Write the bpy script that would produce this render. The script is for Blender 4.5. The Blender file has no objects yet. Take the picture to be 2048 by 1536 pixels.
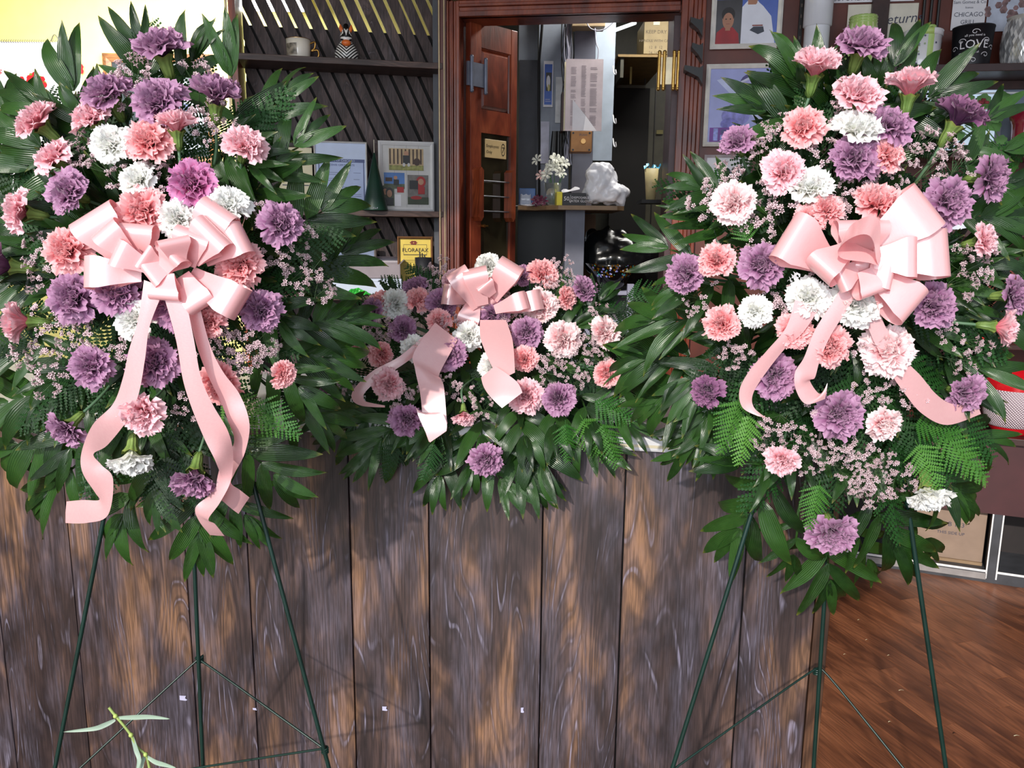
import bpy, bmesh, math, random
from mathutils import Vector, Matrix, noise
R = random.Random(7)
scene = bpy.context.scene
COL = scene.collection
PI = math.pi
# ------------------------------------------------------------------ camera
EYE = Vector((0, 0, 1.55)); FPX = 1600.0
PITCH = math.radians(10.5); ROLL = math.radians(0.6)
cam = bpy.data.cameras.new('camera'); cam_o = bpy.data.objects.new('camera', cam); COL.objects.link(cam_o)
cam.sensor_fit = 'HORIZONTAL'; cam.sensor_width = 36; cam.lens = 36*FPX/2048; cam.clip_start = .02
CM = Matrix.Translation(EYE) @ Matrix.Rotation(PI/2-PITCH, 4, 'X') @ Matrix.Rotation(ROLL, 4, 'Z')
cam_o.matrix_world = CM; scene.camera = cam_o
CR = CM.to_3x3(); RIGHT = CR @ Vector((1,0,0)); UPV = CR @ Vector((0,1,0)); TOC = CR @ Vector((0,0,1))
# ------------------------------------------------------------------ world, sun, daylight, exposure
w = bpy.data.worlds.new('world'); scene.world = w; w.use_nodes = True
bgn = w.node_tree.nodes['Background']; bgn.inputs[0].default_value = (.80,.88,1,1); bgn.inputs[1].default_value = .75
sun = bpy.data.lights.new('sun', 'SUN'); sun.energy = 2.6; sun.angle = math.radians(1.2); sun.color = (1,.93,.84)
so = bpy.data.objects.new('sun', sun); COL.objects.link(so)
so.rotation_euler = Vector((0.42, 1.0, -0.5)).to_track_quat('-Z', 'Y').to_euler()
def area(name, loc, tgt, sx, sy, en, col):
    l = bpy.data.lights.new(name, 'AREA'); l.shape = 'RECTANGLE'; l.size = sx; l.size_y = sy; l.energy = en; l.color = col
    o = bpy.data.objects.new(name, l); COL.objects.link(o); o.location = loc
    o.rotation_euler = (Vector(tgt)-Vector(loc)).to_track_quat('-Z', 'Y').to_euler(); return o
area('shop_window_daylight', (-1.2,-1.9,2.0), (0,2,1.1), 3.0, 1.9, 70, (.92,.95,1))
area('back_room_lamp', (.95,4.6,3.1), (.95,4.9,0), .9, .3, 22, (1,.97,.9))
area('yellow_room_lamp', (-1.9,4.3,2.75), (-2.2,5.0,1.8), 1.4, .3, 40, (1,.98,.93))
scene.view_settings.view_transform = 'Standard'; scene.view_settings.look = 'None'
scene.view_settings.gamma = 1; scene.view_settings.use_curve_mapping = False; scene.view_settings.exposure = 0.35
scene.cycles.use_denoising = True; scene.cycles.max_bounces = 6; scene.cycles.transparent_max_bounces = 6
scene.cycles.sample_clamp_indirect = 4
# ------------------------------------------------------------------ rays through photo pixels -> points on real planes
def ray(px, py): return (CR @ Vector(((px-1024)/FPX, -(py-768)/FPX, -1))).normalized()
def at(px, py, y):                       # point on the vertical plane y = const
    d = ray(px, py); return EYE + d*(y/d.y)
def atz(px, py, z):
    d = ray(px, py); return EYE + d*((z-EYE.z)/d.z)
class Frame:                             # a vertical wall frame: X along, Y away from the viewer, Z up
    def __init__(s, o, ang):
        s.M = Matrix.Translation(Vector((o[0],o[1],0))) @ Matrix.Rotation(math.radians(ang), 4, 'Z'); s.I = s.M.inverted()
    def px(s, px, py, y=0):
        o = s.I @ EYE; d = s.I.to_3x3() @ ray(px, py); p = o + d*((y-o.y)/d.y); return p.x, p.z
WF = Frame((0,0), 0)
# ------------------------------------------------------------------ materials
def lin(c): return tuple(((v/255)/12.92 if v/255 <= .04045 else ((v/255+.055)/1.055)**2.4) for v in c)
MATS = {}
class NT:
    def __init__(s, m): s.t = m.node_tree; s.n = s.t.nodes; s.l = s.t.links
    def add(s, typ, **k):
        n = s.n.new(typ)
        for a, v in k.items(): setattr(n, a, v)
        return n
    def link(s, a, b): s.l.new(a, b)
    def math(s, op, a, b=None, c=None):
        n = s.add('ShaderNodeMath', operation=op)
        for i, v in enumerate((a,b,c)):
            if v is None: continue
            if isinstance(v, (int,float)): n.inputs[i].default_value = v
            else: s.link(v, n.inputs[i])
        return n.outputs[0]
    def mix(s, f, a, b, blend='MIX'):
        n = s.add('ShaderNodeMix', data_type='RGBA', blend_type=blend)
        for sock, v in ((n.inputs[0], f), (n.inputs[6], a), (n.inputs[7], b)):
            if isinstance(v, (int,float)): sock.default_value = v
            elif isinstance(v, tuple): sock.default_value = (*v[:3], 1)
            else: s.link(v, sock)
        return n.outputs[2]
    def noise(s, vec, scale, detail=3, rough=.5, dist=0):
        n = s.add('ShaderNodeTexNoise'); n.inputs['Scale'].default_value = scale; n.inputs['Detail'].default_value = detail
        n.inputs['Roughness'].default_value = rough; n.inputs['Distortion'].default_value = dist
        if vec is not None: s.link(vec, n.inputs['Vector'])
        return n.outputs[0]
    def mapping(s, vec, scale=(1,1,1), rot=(0,0,0)):
        n = s.add('ShaderNodeMapping'); n.inputs['Scale'].default_value = scale; n.inputs['Rotation'].default_value = rot
        s.link(vec, n.inputs['Vector']); return n.outputs[0]
    def ramp(s, f, stops):
        n = s.add('ShaderNodeValToRGB'); e = n.color_ramp.elements
        while len(e) < len(stops): e.new(.5)
        for i, (p, c) in enumerate(stops): e[i].position = p; e[i].color = (*c, 1) if len(c) == 3 else c
        s.link(f, n.inputs[0]); return n.outputs[0]
def base(name):
    m = bpy.data.materials.new(name); m.use_nodes = True; return m, NT(m), m.node_tree.nodes['Principled BSDF']
def mat(name, col, rough=.5, metal=0, var=.12, vs=14, bump=0, bs=60, emit=0, coat=0, alpha=1, trans=0):
    if name in MATS: return MATS[name]
    m, t, b = base(name); c = lin(col)
    tc = t.add('ShaderNodeTexCoord').outputs['Object']
    n = t.noise(tc, vs, 4)
    c2 = tuple(v*(1-2.2*var) for v in c); c3 = tuple(min(1, v*(1+1.2*var)) for v in c)
    colr = t.ramp(n, [(.3,c2),(.7,c3)]); t.link(colr, b.inputs['Base Color'])
    b.inputs['Roughness'].default_value = rough; b.inputs['Metallic'].default_value = metal
    if coat: b.inputs['Coat Weight'].default_value = coat; b.inputs['Coat Roughness'].default_value = .08
    if trans: b.inputs['Transmission Weight'].default_value = trans
    if emit: t.link(colr, b.inputs['Emission Color']); b.inputs['Emission Strength'].default_value = emit
    if bump:
        bn = t.add('ShaderNodeBump'); bn.inputs['Strength'].default_value = bump; bn.inputs['Distance'].default_value = .002
        t.link(t.noise(tc, bs, 5), bn.inputs['Height']); t.link(bn.outputs[0], b.inputs['Normal'])
    MATS[name] = m; return m
def wood(name, dark, mid, light, axis=2, k=1.0, rough=.5, fibre=1.0, limed=None, coat=0, la=.45, st_=.16):
    """plank wood: contour-line grain of a stretched noise field, per-board random offset"""
    m, t, b = base(name)
    tc = t.add('ShaderNodeTexCoord').outputs['Object']
    rnd = t.add('ShaderNodeObjectInfo').outputs['Random']
    off = t.add('ShaderNodeCombineXYZ'); t.link(t.math('MULTIPLY', rnd, 37.0), off.inputs[0]); t.link(t.math('MULTIPLY', rnd, 91.0), off.inputs[1]); t.link(t.math('MULTIPLY', rnd, 53.0), off.inputs[2])
    va = t.add('ShaderNodeVectorMath', operation='ADD'); t.link(tc, va.inputs[0]); t.link(off.outputs[0], va.inputs[1])
    v = va.outputs[0]
    st = [1.0,1.0,1.0]; st[axis] = st_
    vv = t.mapping(v, tuple(st))
    h = t.noise(vv, 6.5*k, 1.5, .4, .25)
    g = t.math('SINE', t.math('MULTIPLY', h, 130.0))
    h2 = t.noise(vv, 22*k, 3, .6)
    g2 = t.math('ADD', t.math('MULTIPLY', g, .5), t.math('MULTIPLY', h2, 1.0))
    sf = [210.0*k]*3; sf[axis] = 9.0*k
    fib = t.noise(t.mapping(v, tuple(sf)), 1, 3, .6)
    patch = t.noise(t.mapping(v, tuple([1.0 if i != axis else .35 for i in range(3)])), 7*k, 3, .55, .4)
    c1 = t.ramp(patch, [(.36,dark),(.52,mid),(.68,light)])
    lines = t.ramp(g2, [(.38,(0,0,0)),(.85,(1,1,1))])
    dk = t.mix(t.math('MULTIPLY', lines, la), c1, tuple(x*.45 for x in dark))
    dk = t.mix(t.math('MULTIPLY', t.ramp(fib, [(.42,(0,0,0)),(.62,(1,1,1))]), .52*fibre), dk, tuple(x*.4 for x in dark))
    if limed:
        wl = t.ramp(g, [(.86,(0,0,0)),(.99,(1,1,1))])
        msk = t.ramp(t.noise(t.mapping(v, (1,1,.5)), 8*k, 3, .6), [(.49,(0,0,0)),(.62,(1,1,1))])
        speck = t.ramp(fib, [(.33,(1,1,1)),(.58,(.12,.12,.12))])
        dk = t.mix(t.math('MULTIPLY', t.math('MULTIPLY', wl, msk), t.math('MULTIPLY', speck, .6)), dk, limed)
        # bluish wash in broad soft vertical zones
        wash = t.ramp(t.noise(t.mapping(v, (1,1,.3)), 9*k, 4, .6), [(.45,(0,0,0)),(.72,(1,1,1))])
        dk = t.mix(t.math('MULTIPLY', t.math('MULTIPLY', wash, t.ramp(fib, [(.35,(1,1,1)),(.6,(.25,.25,.25))])), .42), dk, tuple(x*.62 for x in limed))
    t.link(dk, b.inputs['Base Color']); b.inputs['Roughness'].default_value = rough
    if coat: b.inputs['Coat Weight'].default_value = coat; b.inputs['Coat Roughness'].default_value = .2
    bn = t.add('ShaderNodeBump'); bn.inputs['Strength'].default_value = .35; bn.inputs['Distance'].default_value = .001
    t.link(t.math('ADD', fib, t.math('MULTIPLY', g, .15)), bn.inputs['Height']); t.link(bn.outputs[0], b.inputs['Normal'])
    MATS[name] = m; return m
def leafmat(name, c1, c2, rough=.28, tr=.18, spec=.6):
    m, t, b = base(name)
    tc = t.add('ShaderNodeTexCoord'); uv = tc.outputs['UV']
    rnd = t.add('ShaderNodeObjectInfo').outputs['Random']
    sep = t.add('ShaderNodeSeparateXYZ'); t.link(uv, sep.inputs[0])
    rib = t.math('SINE', t.math('MULTIPLY', sep.outputs[0], 60.0))
    n = t.noise(tc.outputs['Object'], 3.5, 3)
    f = t.math('ADD', t.math('MULTIPLY', n, .7), t.math('MULTIPLY', rnd, .5))
    c = t.ramp(f, [(.3,lin(c1)),(.85,lin(c2))])
    c = t.mix(t.math('MULTIPLY', t.math('ADD', rib, 1.0), .12), c, tuple(v*.4 for v in lin(c1)))
    tip = t.ramp(sep.outputs[1], [(.9,(0,0,0)),(1.0,(1,1,1))])
    c = t.mix(t.math('MULTIPLY', tip, .45), c, lin((150,140,60)))
    t.link(c, b.inputs['Base Color']); b.inputs['Roughness'].default_value = rough
    b.inputs['Specular IOR Level'].default_value = spec
    bn = t.add('ShaderNodeBump'); bn.inputs['Strength'].default_value = .35; bn.inputs['Distance'].default_value = .002
    t.link(rib, bn.inputs['Height']); t.link(bn.outputs[0], b.inputs['Normal'])
    if tr:
        tl = t.add('ShaderNodeBsdfTranslucent'); t.link(t.mix(.5, c, lin((90,140,30))), tl.inputs[0])
        mx = t.add('ShaderNodeMixShader'); mx.inputs[0].default_value = tr
        t.link(b.outputs[0], mx.inputs[1]); t.link(tl.outputs[0], mx.inputs[2]); t.link(mx.outputs[0], t.n['Material Output'].inputs[0])
    MATS[name] = m; return m
def petalmat(name, deep, mid, edge):
    m, t, b = base(name)
    tc = t.add('ShaderNodeTexCoord'); sep = t.add('ShaderNodeSeparateXYZ'); t.link(tc.outputs['UV'], sep.inputs[0])
    n = t.noise(tc.outputs['Object'], 2.2, 3)
    f = t.math('ADD', sep.outputs[1], t.math('MULTIPLY', t.math('SUBTRACT', n, .5), .5))
    c = t.ramp(f, [(.25,lin(deep)),(.66,lin(mid)),(.97,lin(edge))])
    vein = t.math('SINE', t.math('MULTIPLY', sep.outputs[0], 45.0))
    c = t.mix(t.math('MULTIPLY', t.math('ADD', vein, 1.0), .07), c, lin(deep))
    t.link(c, b.inputs['Base Color']); b.inputs['Roughness'].default_value = .6
    b.inputs['Sheen Weight'].default_value = .15
    tl = t.add('ShaderNodeBsdfTranslucent'); t.link(c, tl.inputs[0])
    mx = t.add('ShaderNodeMixShader'); mx.inputs[0].default_value = .28
    t.link(b.outputs[0], mx.inputs[1]); t.link(tl.outputs[0], mx.inputs[2]); t.link(mx.outputs[0], t.n['Material Output'].inputs[0])
    MATS[name] = m; return m
def satin():
    m, t, b = base('satin')
    tc = t.add('ShaderNodeTexCoord'); sep = t.add('ShaderNodeSeparateXYZ'); t.link(tc.outputs['UV'], sep.inputs[0])
    v = t.mapping(tc.outputs['UV'], (6, 400, 1))
    n = t.noise(v, 1, 2)
    lo, hi = lin((240,184,187)), lin((244,192,194))
    c = t.ramp(n, [(.35,lo),(.65,hi)]); t.link(c, b.inputs['Base Color'])
    b.inputs['Roughness'].default_value = .27; b.inputs['Specular IOR Level'].default_value = 1.0; b.inputs['IOR'].default_value = 1.8
    b.inputs['Sheen Weight'].default_value = .3; b.inputs['Sheen Roughness'].default_value = .3
    b.inputs['Anisotropic'].default_value = .6
    tg = t.add('ShaderNodeTangent', direction_type='UV_MAP'); t.link(tg.outputs[0], b.inputs['Tangent'])
    tl = t.add('ShaderNodeBsdfTranslucent'); tl.inputs[0].default_value = (*lin((248,150,152)),1)
    mx = t.add('ShaderNodeMixShader'); mx.inputs[0].default_value = .22
    t.link(b.outputs[0], mx.inputs[1]); t.link(tl.outputs[0], mx.inputs[2]); t.link(mx.outputs[0], t.n['Material Output'].inputs[0])
    return m
# ------------------------------------------------------------------ mesh builder and object bookkeeping
MW = {}
def link(o, parent=None, world=None):
    COL.objects.link(o); world = world or Matrix.Identity(4); MW[o] = world
    if parent is not None: o.parent = parent; o.matrix_basis = MW[parent].inverted() @ world
    else: o.matrix_basis = world
    return o
def tag(o, label=None, cat=None, group=None, kind=None):
    for k, v in (('label',label),('category',cat),('group',group),('kind',kind)):
        if v: o[k] = v
    return o
def root(name, loc, label, cat, group=None, M=None):
    o = bpy.data.objects.new(name, None); o.empty_display_size = .05
    link(o, None, M if M is not None else Matrix.Translation(Vector(loc))); return tag(o, label, cat, group)
class MB:
    def __init__(s): s.v=[]; s.f=[]; s.m=[]; s.uv=[]
    def quadgrid(s, pts, mi=0, closed=False, uvs=None):
        """pts[i][j] grid"""
        b = len(s.v); ni, nj = len(pts), len(pts[0])
        for r in pts: s.v += [Vector(p) for p in r]
        for i in range(ni-1):
            for j in range(nj-1 if not closed else nj):
                j2 = (j+1) % nj
                s.f.append((b+i*nj+j, b+i*nj+j2, b+(i+1)*nj+j2, b+(i+1)*nj+j)); s.m.append(mi)
                u0, u1, v0, v1 = j/max(1,nj-1), (j+1)/max(1,nj-1), i/(ni-1), (i+1)/(ni-1)
                s.uv.append([(u0,v0),(u1,v0),(u1,v1),(u0,v1)])
        return s
    def poly(s, pts, mi=0):
        b = len(s.v); s.v += [Vector(p) for p in pts]; s.f.append(tuple(range(b, b+len(pts)))); s.m.append(mi); s.uv.append([(0,0)]*len(pts)); return s
    def faces(s, vs, fs, mi=0):
        b = len(s.v); s.v += [Vector(p) for p in vs]
        for f in fs: s.f.append(tuple(b+i for i in f)); s.m.append(mi); s.uv.append([(0,0)]*len(f))
        return s
    def box(s, x0,x1,y0,y1,z0,z1, mi=0, bev=0):
        if x0>x1: x0,x1=x1,x0
        if y0>y1: y0,y1=y1,y0
        if z0>z1: z0,z1=z1,z0
        if bev:
            bm = bmesh.new(); bmesh.ops.create_cube(bm, size=1, matrix=Matrix.Translation(((x0+x1)/2,(y0+y1)/2,(z0+z1)/2)) @ Matrix.Diagonal((x1-x0,y1-y0,z1-z0,1)))
            bmesh.ops.bevel(bm, geom=bm.edges[:], offset=min(bev, .45*min(x1-x0,y1-y0,z1-z0)), segments=2, affect='EDGES', profile=.5)
            bm.verts.index_update(); s.faces([v.co.copy() for v in bm.verts], [[v.index for v in f.verts] for f in bm.faces], mi); bm.free(); return s
        return s.faces([(x0,y0,z0),(x1,y0,z0),(x1,y1,z0),(x0,y1,z0),(x0,y0,z1),(x1,y0,z1),(x1,y1,z1),(x0,y1,z1)],
            [(0,3,2,1),(4,5,6,7),(0,1,5,4),(1,2,6,5),(2,3,7,6),(3,0,4,7)], mi)
    def prism(s, poly, y0, y1, mi=0):
        """polygon in x,z extruded over y"""
        n = len(poly); vs = [(p[0],y0,p[1]) for p in poly]+[(p[0],y1,p[1]) for p in poly]
        return s.faces(vs, [tuple(range(n)), tuple(range(2*n-1,n-1,-1))]+[(i,n+i,n+(i+1)%n,(i+1)%n) for i in range(n)], mi)
    def tube(s, path, r, n=8, mi=0, cap=True):
        path = [Vector(p) for p in path]; rs = r if isinstance(r,(list,tuple)) else [r]*len(path)
        prev = None; rings = []
        for i, p in enumerate(path):
            d = (path[min(i+1,len(path)-1)]-path[max(i-1,0)]).normalized()
            if prev is None: a = d.orthogonal().normalized()
            else: a = (prev - d*prev.dot(d)).normalized()
            prev = a; b = d.cross(a)
            rings.append([p+(a*math.cos(t*2*PI/n)+b*math.sin(t*2*PI/n))*rs[i] for t in range(n)])
        s.quadgrid(rings, mi, closed=True)
        if cap:
            s.poly(rings[0][::-1], mi); s.poly(rings[-1], mi)
        return s
    def lathe(s, prof, c=(0,0,0), n=20, mi=0, sx=1, sy=1):
        s.quadgrid([[(c[0]+r*sx*math.cos(t*2*PI/n), c[1]+r*sy*math.sin(t*2*PI/n), c[2]+z) for t in range(n)] for r, z in prof], mi, closed=True); return s
    def ball(s, c, rx, ry=None, rz=None, mi=0, n=14):
        ry = ry or rx; rz = rz or rx
        return s.quadgrid([[(c[0]+rx*math.sin(a)*math.cos(t*2*PI/n), c[1]+ry*math.sin(a)*math.sin(t*2*PI/n), c[2]-rz*math.cos(a)) for t in range(n)] for a in [PI*max(.01,min(.99,i/(n//2+1))) for i in range(n//2+2)]], mi, closed=True)
    def text(s, string, size, x, y, z, mi=0, align='CENTER', shear=0, rot=0, depth=.0004):
        cu = bpy.data.curves.new('t','FONT'); cu.body = string; cu.size = size; cu.align_x = align; cu.shear = shear; cu.resolution_u = 2
        o = bpy.data.objects.new('t', cu); COL.objects.link(o)
        me = bpy.data.meshes.new_from_object(o.evaluated_get(bpy.context.evaluated_depsgraph_get()))
        cr, sr = math.cos(rot), math.sin(rot)
        s.faces([(x+v.co.x*cr-v.co.y*sr, y-depth, z+v.co.x*sr+v.co.y*cr) for v in me.vertices], [tuple(p.vertices) for p in me.polygons], mi)
        bpy.data.objects.remove(o); bpy.data.curves.remove(cu); bpy.data.meshes.remove(me); return s
    def mesh(s, name, mats, smooth=False, center=False):
        me = bpy.data.meshes.new(name); c = Vector((0,0,0))
        if center and s.v:
            lo = Vector([min(v[i] for v in s.v) for i in range(3)]); hi = Vector([max(v[i] for v in s.v) for i in range(3)]); c = (lo+hi)/2
        me.from_pydata([v-c for v in s.v], [], s.f)
        for m in (mats if isinstance(mats,(list,tuple)) else [mats]): me.materials.append(m)
        me.polygons.foreach_set('material_index', s.m)
        uvl = me.uv_layers.new(name='UVMap'); flat = []
        for u in s.uv:
            for a in u: flat += a
        uvl.data.foreach_set('uv', flat)
        if smooth: me.polygons.foreach_set('use_smooth', [True]*len(s.f))
        me.update(); return me, c
    def build(s, name, mats, parent=None, M=None, smooth=False, mods=None):
        me, c = s.mesh(name, mats, smooth, True)
        o = bpy.data.objects.new(name, me); M = M or Matrix.Identity(4)
        link(o, parent, M @ Matrix.Translation(c))
        return o
def inst(me, name, parent, world, m=None):
    o = bpy.data.objects.new(name, me); link(o, parent, world)
    if m: o.material_slots[0].link = 'OBJECT'; o.material_slots[0].material = m
    return o
def basis(pos, z, x=None, spin=0, s=1.0):
    z = z.normalized(); x = (x or z.orthogonal()); x = (x - z*x.dot(z))
    if x.length < 1e-4: x = z.orthogonal()
    x.normalize(); y = z.cross(x)
    M = Matrix(((x.x,y.x,z.x,pos.x),(x.y,y.y,z.y,pos.y),(x.z,y.z,z.z,pos.z),(0,0,0,1)))
    return M @ Matrix.Rotation(spin,4,'Z') @ Matrix.Scale(s,4)
def clip(poly, x0,x1,z0,z1):
    def cl(p, ins, inter):
        out = []
        for i in range(len(p)):
            a, b = p[i-1], p[i]
            if ins(b):
                if not ins(a): out.append(inter(a,b))
                out.append(b)
            elif ins(a): out.append(inter(a,b))
        return out
    def lx(v): return lambda a,b: (v, a[1]+(b[1]-a[1])*(v-a[0])/(b[0]-a[0]))
    def lz(v): return lambda a,b: (a[0]+(b[0]-a[0])*(v-a[1])/(b[1]-a[1]), v)
    for ins, it in ((lambda q:q[0]>=x0, lx(x0)),(lambda q:q[0]<=x1, lx(x1)),(lambda q:q[1]>=z0, lz(z0)),(lambda q:q[1]<=z1, lz(z1))):
        if poly: poly = cl(poly, ins, it)
    return poly
def crv(pts, n=8):
    """catmull-rom through tuples of any length"""
    out = []; P = [pts[0]]+list(pts)+[pts[-1]]
    for i in range(1, len(P)-2):
        for k in range(n):
            t = k/n
            out.append(tuple(.5*((2*b)+(-a+c)*t+(2*a-5*b+4*c-d)*t*t+(-a+3*b-3*c+d)*t**3) for a,b,c,d in zip(P[i-1],P[i],P[i+1],P[i+2])))
    out.append(tuple(pts[-1])); return out
# ================================================================== palette
darkwood = mat('dark_wood', (58,36,32), .45, var=.2, vs=20, bump=.2)
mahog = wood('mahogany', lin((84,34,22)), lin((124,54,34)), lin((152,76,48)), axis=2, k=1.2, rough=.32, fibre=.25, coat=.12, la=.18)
lit_mahog = wood('lit_mahogany', lin((120,52,30)), lin((150,70,40)), lin((168,84,50)), axis=2, k=1.2, rough=.35, fibre=.5, coat=.3)  # brighter copy of mahogany, sunlit look mixed into its colours
slatwood = wood('slat_wood', lin((52,38,36)), lin((80,62,58)), lin((112,92,88)), axis=2, k=1.6, rough=.6, limed=lin((140,128,135)))
counterwood = wood('counter_wood', lin((44,34,36)), lin((74,57,54)), lin((138,102,76)), axis=2, k=1.25, rough=.42, limed=lin((160,154,178)), st_=.12)
floorwood = wood('floor_wood', lin((100,60,42)), lin((142,88,60)), lin((172,110,76)), axis=0, k=1.1, rough=.33, fibre=.6, la=.3)
shelfwood = wood('shelf_wood', lin((62,46,42)), lin((86,66,60)), lin((104,80,72)), axis=0, k=1.4, rough=.5)
yellow = mat('yellow_wall', (250,238,150), .7, var=.03)
black = mat('black', (18,17,18), .4, var=.1)
dgrey = mat('dark_grey_paint', (70,72,80), .5, var=.08)
bgrey = mat('blue_grey_paint', (150,158,172), .5, var=.06)
mgrey = mat('mid_grey_paint', (104,106,120), .5, var=.06)
white = mat('white_paint', (232,232,234), .4, var=.03)
paper = mat('paper', (232,230,235), .6, var=.03)
bluepaper = mat('certificate_paper', (205,218,245), .5, var=.03)
ink = mat('ink', (70,72,90), .6, var=.05)
grey = mat('grey_plastic', (168,168,184), .4, var=.05)
brass = mat('brass', (196,150,80), .3, 1, var=.1)
silver = mat('silver_frame', (240,237,230), .28, .1, var=.08)
steel = mat('steel', (150,152,160), .35, .8, var=.1)
cream = mat('cream', (240,228,190), .5, var=.04)
olive = mat('olive_panelling', (62,60,46), .5, var=.12)
kraft = mat('cardboard', (150,124,96), .7, var=.08)
red = mat('red_glaze', (200,22,34), .25, var=.06, coat=.4)
greenw = mat('easel_green', (16,44,38), .35, var=.15)
# ================================================================== counter frame
ZC = 1.12
a_ = atz(30, 800, ZC); b_ = atz(1300, 868, ZC)
cang = math.degrees(math.atan2(b_.y-a_.y, b_.x-a_.x))
CF = Frame((b_.x, b_.y), cang)
def cfy(px, py):                          # depth (world y) of the counter front seen at a pixel
    s, z = CF.px(px, py); return (CF.M @ Vector((s,0,z))).y
# ================================================================== room shell
def struct(name, mb, mats, M=None):
    o = mb.build(name, mats, None, M); o['kind'] = 'structure'; return o
p480 = at(478, 480, 3.85); SH = Frame((p480.x, p480.y), 11)
sR = SH.px(890, 480)[0]; pR = SH.M @ Vector((sR, 0, 0))
DW = Frame((pR.x, pR.y), -8)
fl = struct('floor', MB().box(-4.5,4.5,-2.2,8,-.06,-.012), mat('subfloor', (70,42,30), .5))
pa = atz(1660,1236,0); pb = atz(2044,1492,0); fd = (pb-pa); fd.z = 0; fd.normalize()
fang = math.atan2(fd.y, fd.x); FM = Matrix.Rotation(fang, 4, 'Z'); FMI = FM.inverted()
wdt = .085; cnt = 0
# plank strips along the measured direction, cut into boards that stay inside the visible floor area
ext = [(.2,1.3),(3.1,1.3),(3.1,4.1),(.2,4.1)]
loc = [FMI @ Vector((x,y,0)) for x,y in ext]; v0, v1 = min(p.y for p in loc), max(p.y for p in loc); u0, u1 = min(p.x for p in loc), max(p.x for p in loc)
k = 0; v = v0
while v < v1:
    u = u0 - R.uniform(0,.9)
    while u < u1:
        L = R.uniform(.7,1.15); c = FM @ Vector((u+L/2, v+wdt/2, 0))
        if .1 < c.x < 3.2 and 1.35 < c.y < 4.0 and cnt < 300:
            mb = MB(); dz = R.uniform(-.0006,.0006)
            mb.box(u+.0008,u+L-.0008,v+.0007,v+wdt-.0007,-.012,dz)
            mb.build('floor_plank', floorwood, fl, FM); cnt += 1
        u += L
    v += wdt
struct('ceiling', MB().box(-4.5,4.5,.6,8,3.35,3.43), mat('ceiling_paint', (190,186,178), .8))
struct('wall_left', MB().box(-4.5,-4.4,-2.2,8,-.02,3.35), mat('side_wall', (206,196,160), .8))
struct('wall_right', MB().box(4.4,4.5,-2.2,8,-.02,3.35), mat('side_wall_b', (120,100,90), .8))
struct('wall_back', MB().box(-4.4,-.2,5.0,5.1,-.02,3.35), yellow)
struct('wall_far', MB().box(-.2,4.4,6.3,6.4,-.02,3.35), olive)
# partition between the yellow room and the back room, running away behind the shelf unit
pp = DW.M @ Vector((-.02,.10,0))
struct('wall_partition', MB().box(pp.x-.06,pp.x-.0,pp.y+.02,6.3,-.02,3.35), dgrey)
# door wall panels: above the opening and to the right
dj = DW.px(905,300)[0]; dr = DW.px(1362,300)[0]; dtz = DW.px(1130,30)[1]
rend = 3.2
panel = mat('wall_panel_brown', (98,46,34), .4, var=.15, vs=8)
struct('wall_door', MB().box(-.03,rend,0,.12,dtz+.10,3.0).box(-.03,dj-.03,0,.12,-.02,dtz+.1), panel, DW.M)
struct('wall_shop_side', MB().box(dr+.03,rend,0,.12,.87,dtz+.10), panel, DW.M)
struct('wall_alcove', MB().box(dr+.03,rend,.42,.5,-.02,.87).box(dr+.03,dr+.06,.0,.42,-.02,.87), panel, DW.M)
# ------------------------------------------------ door casing: stepped mahogany mouldings
def casing(name, pts, mats):
    mb = MB()
    for (x0,x1,z0,z1,steps) in pts:
        for (fa, fb, d) in steps:
            if x1-x0 < z1-z0: mb.box(x0+(x1-x0)*fa, x0+(x1-x0)*fb, -d, .02, z0, z1, bev=.003)
            else: mb.box(x0, x1, -d, .02, z0+(z1-z0)*fa, z0+(z1-z0)*fb, bev=.003)
    o = mb.build(name, mats, None, DW.M); o['kind'] = 'structure'; return o
st = [(0,.16,.034),(.16,.34,.022),(.34,.5,.03),(.5,.72,.018),(.72,1,.026)]
str_ = [(1-b,1-a,d) for a,b,d in st]
casing('trim_1', [(DW.px(897,300)[0], DW.px(921,300)[0], -.02, dtz+.07, st)], mahog)
casing('trim_2', [(DW.px(921,300)[0]-.005, DW.px(1346,300)[0]+.005, dtz, dtz+.085, str_)], mahog)
casing('trim_3', [(DW.px(1350,300)[0], DW.px(1397,300)[0], -.02, dtz+.07, str_)], mahog)
# inner reveal of the opening
mb = MB(); mb.box(DW.px(921,300)[0]-.02, DW.px(921,300)[0], 0,.16,-.02,dtz+.02).box(DW.px(921,300)[0], dr, 0,.16,dtz,dtz+.03).box(dr+.0,dr+.02,0,.16,-.02,dtz+.02)
o = mb.build('door_jamb', mahog, None, DW.M); o['kind'] = 'structure'
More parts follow.
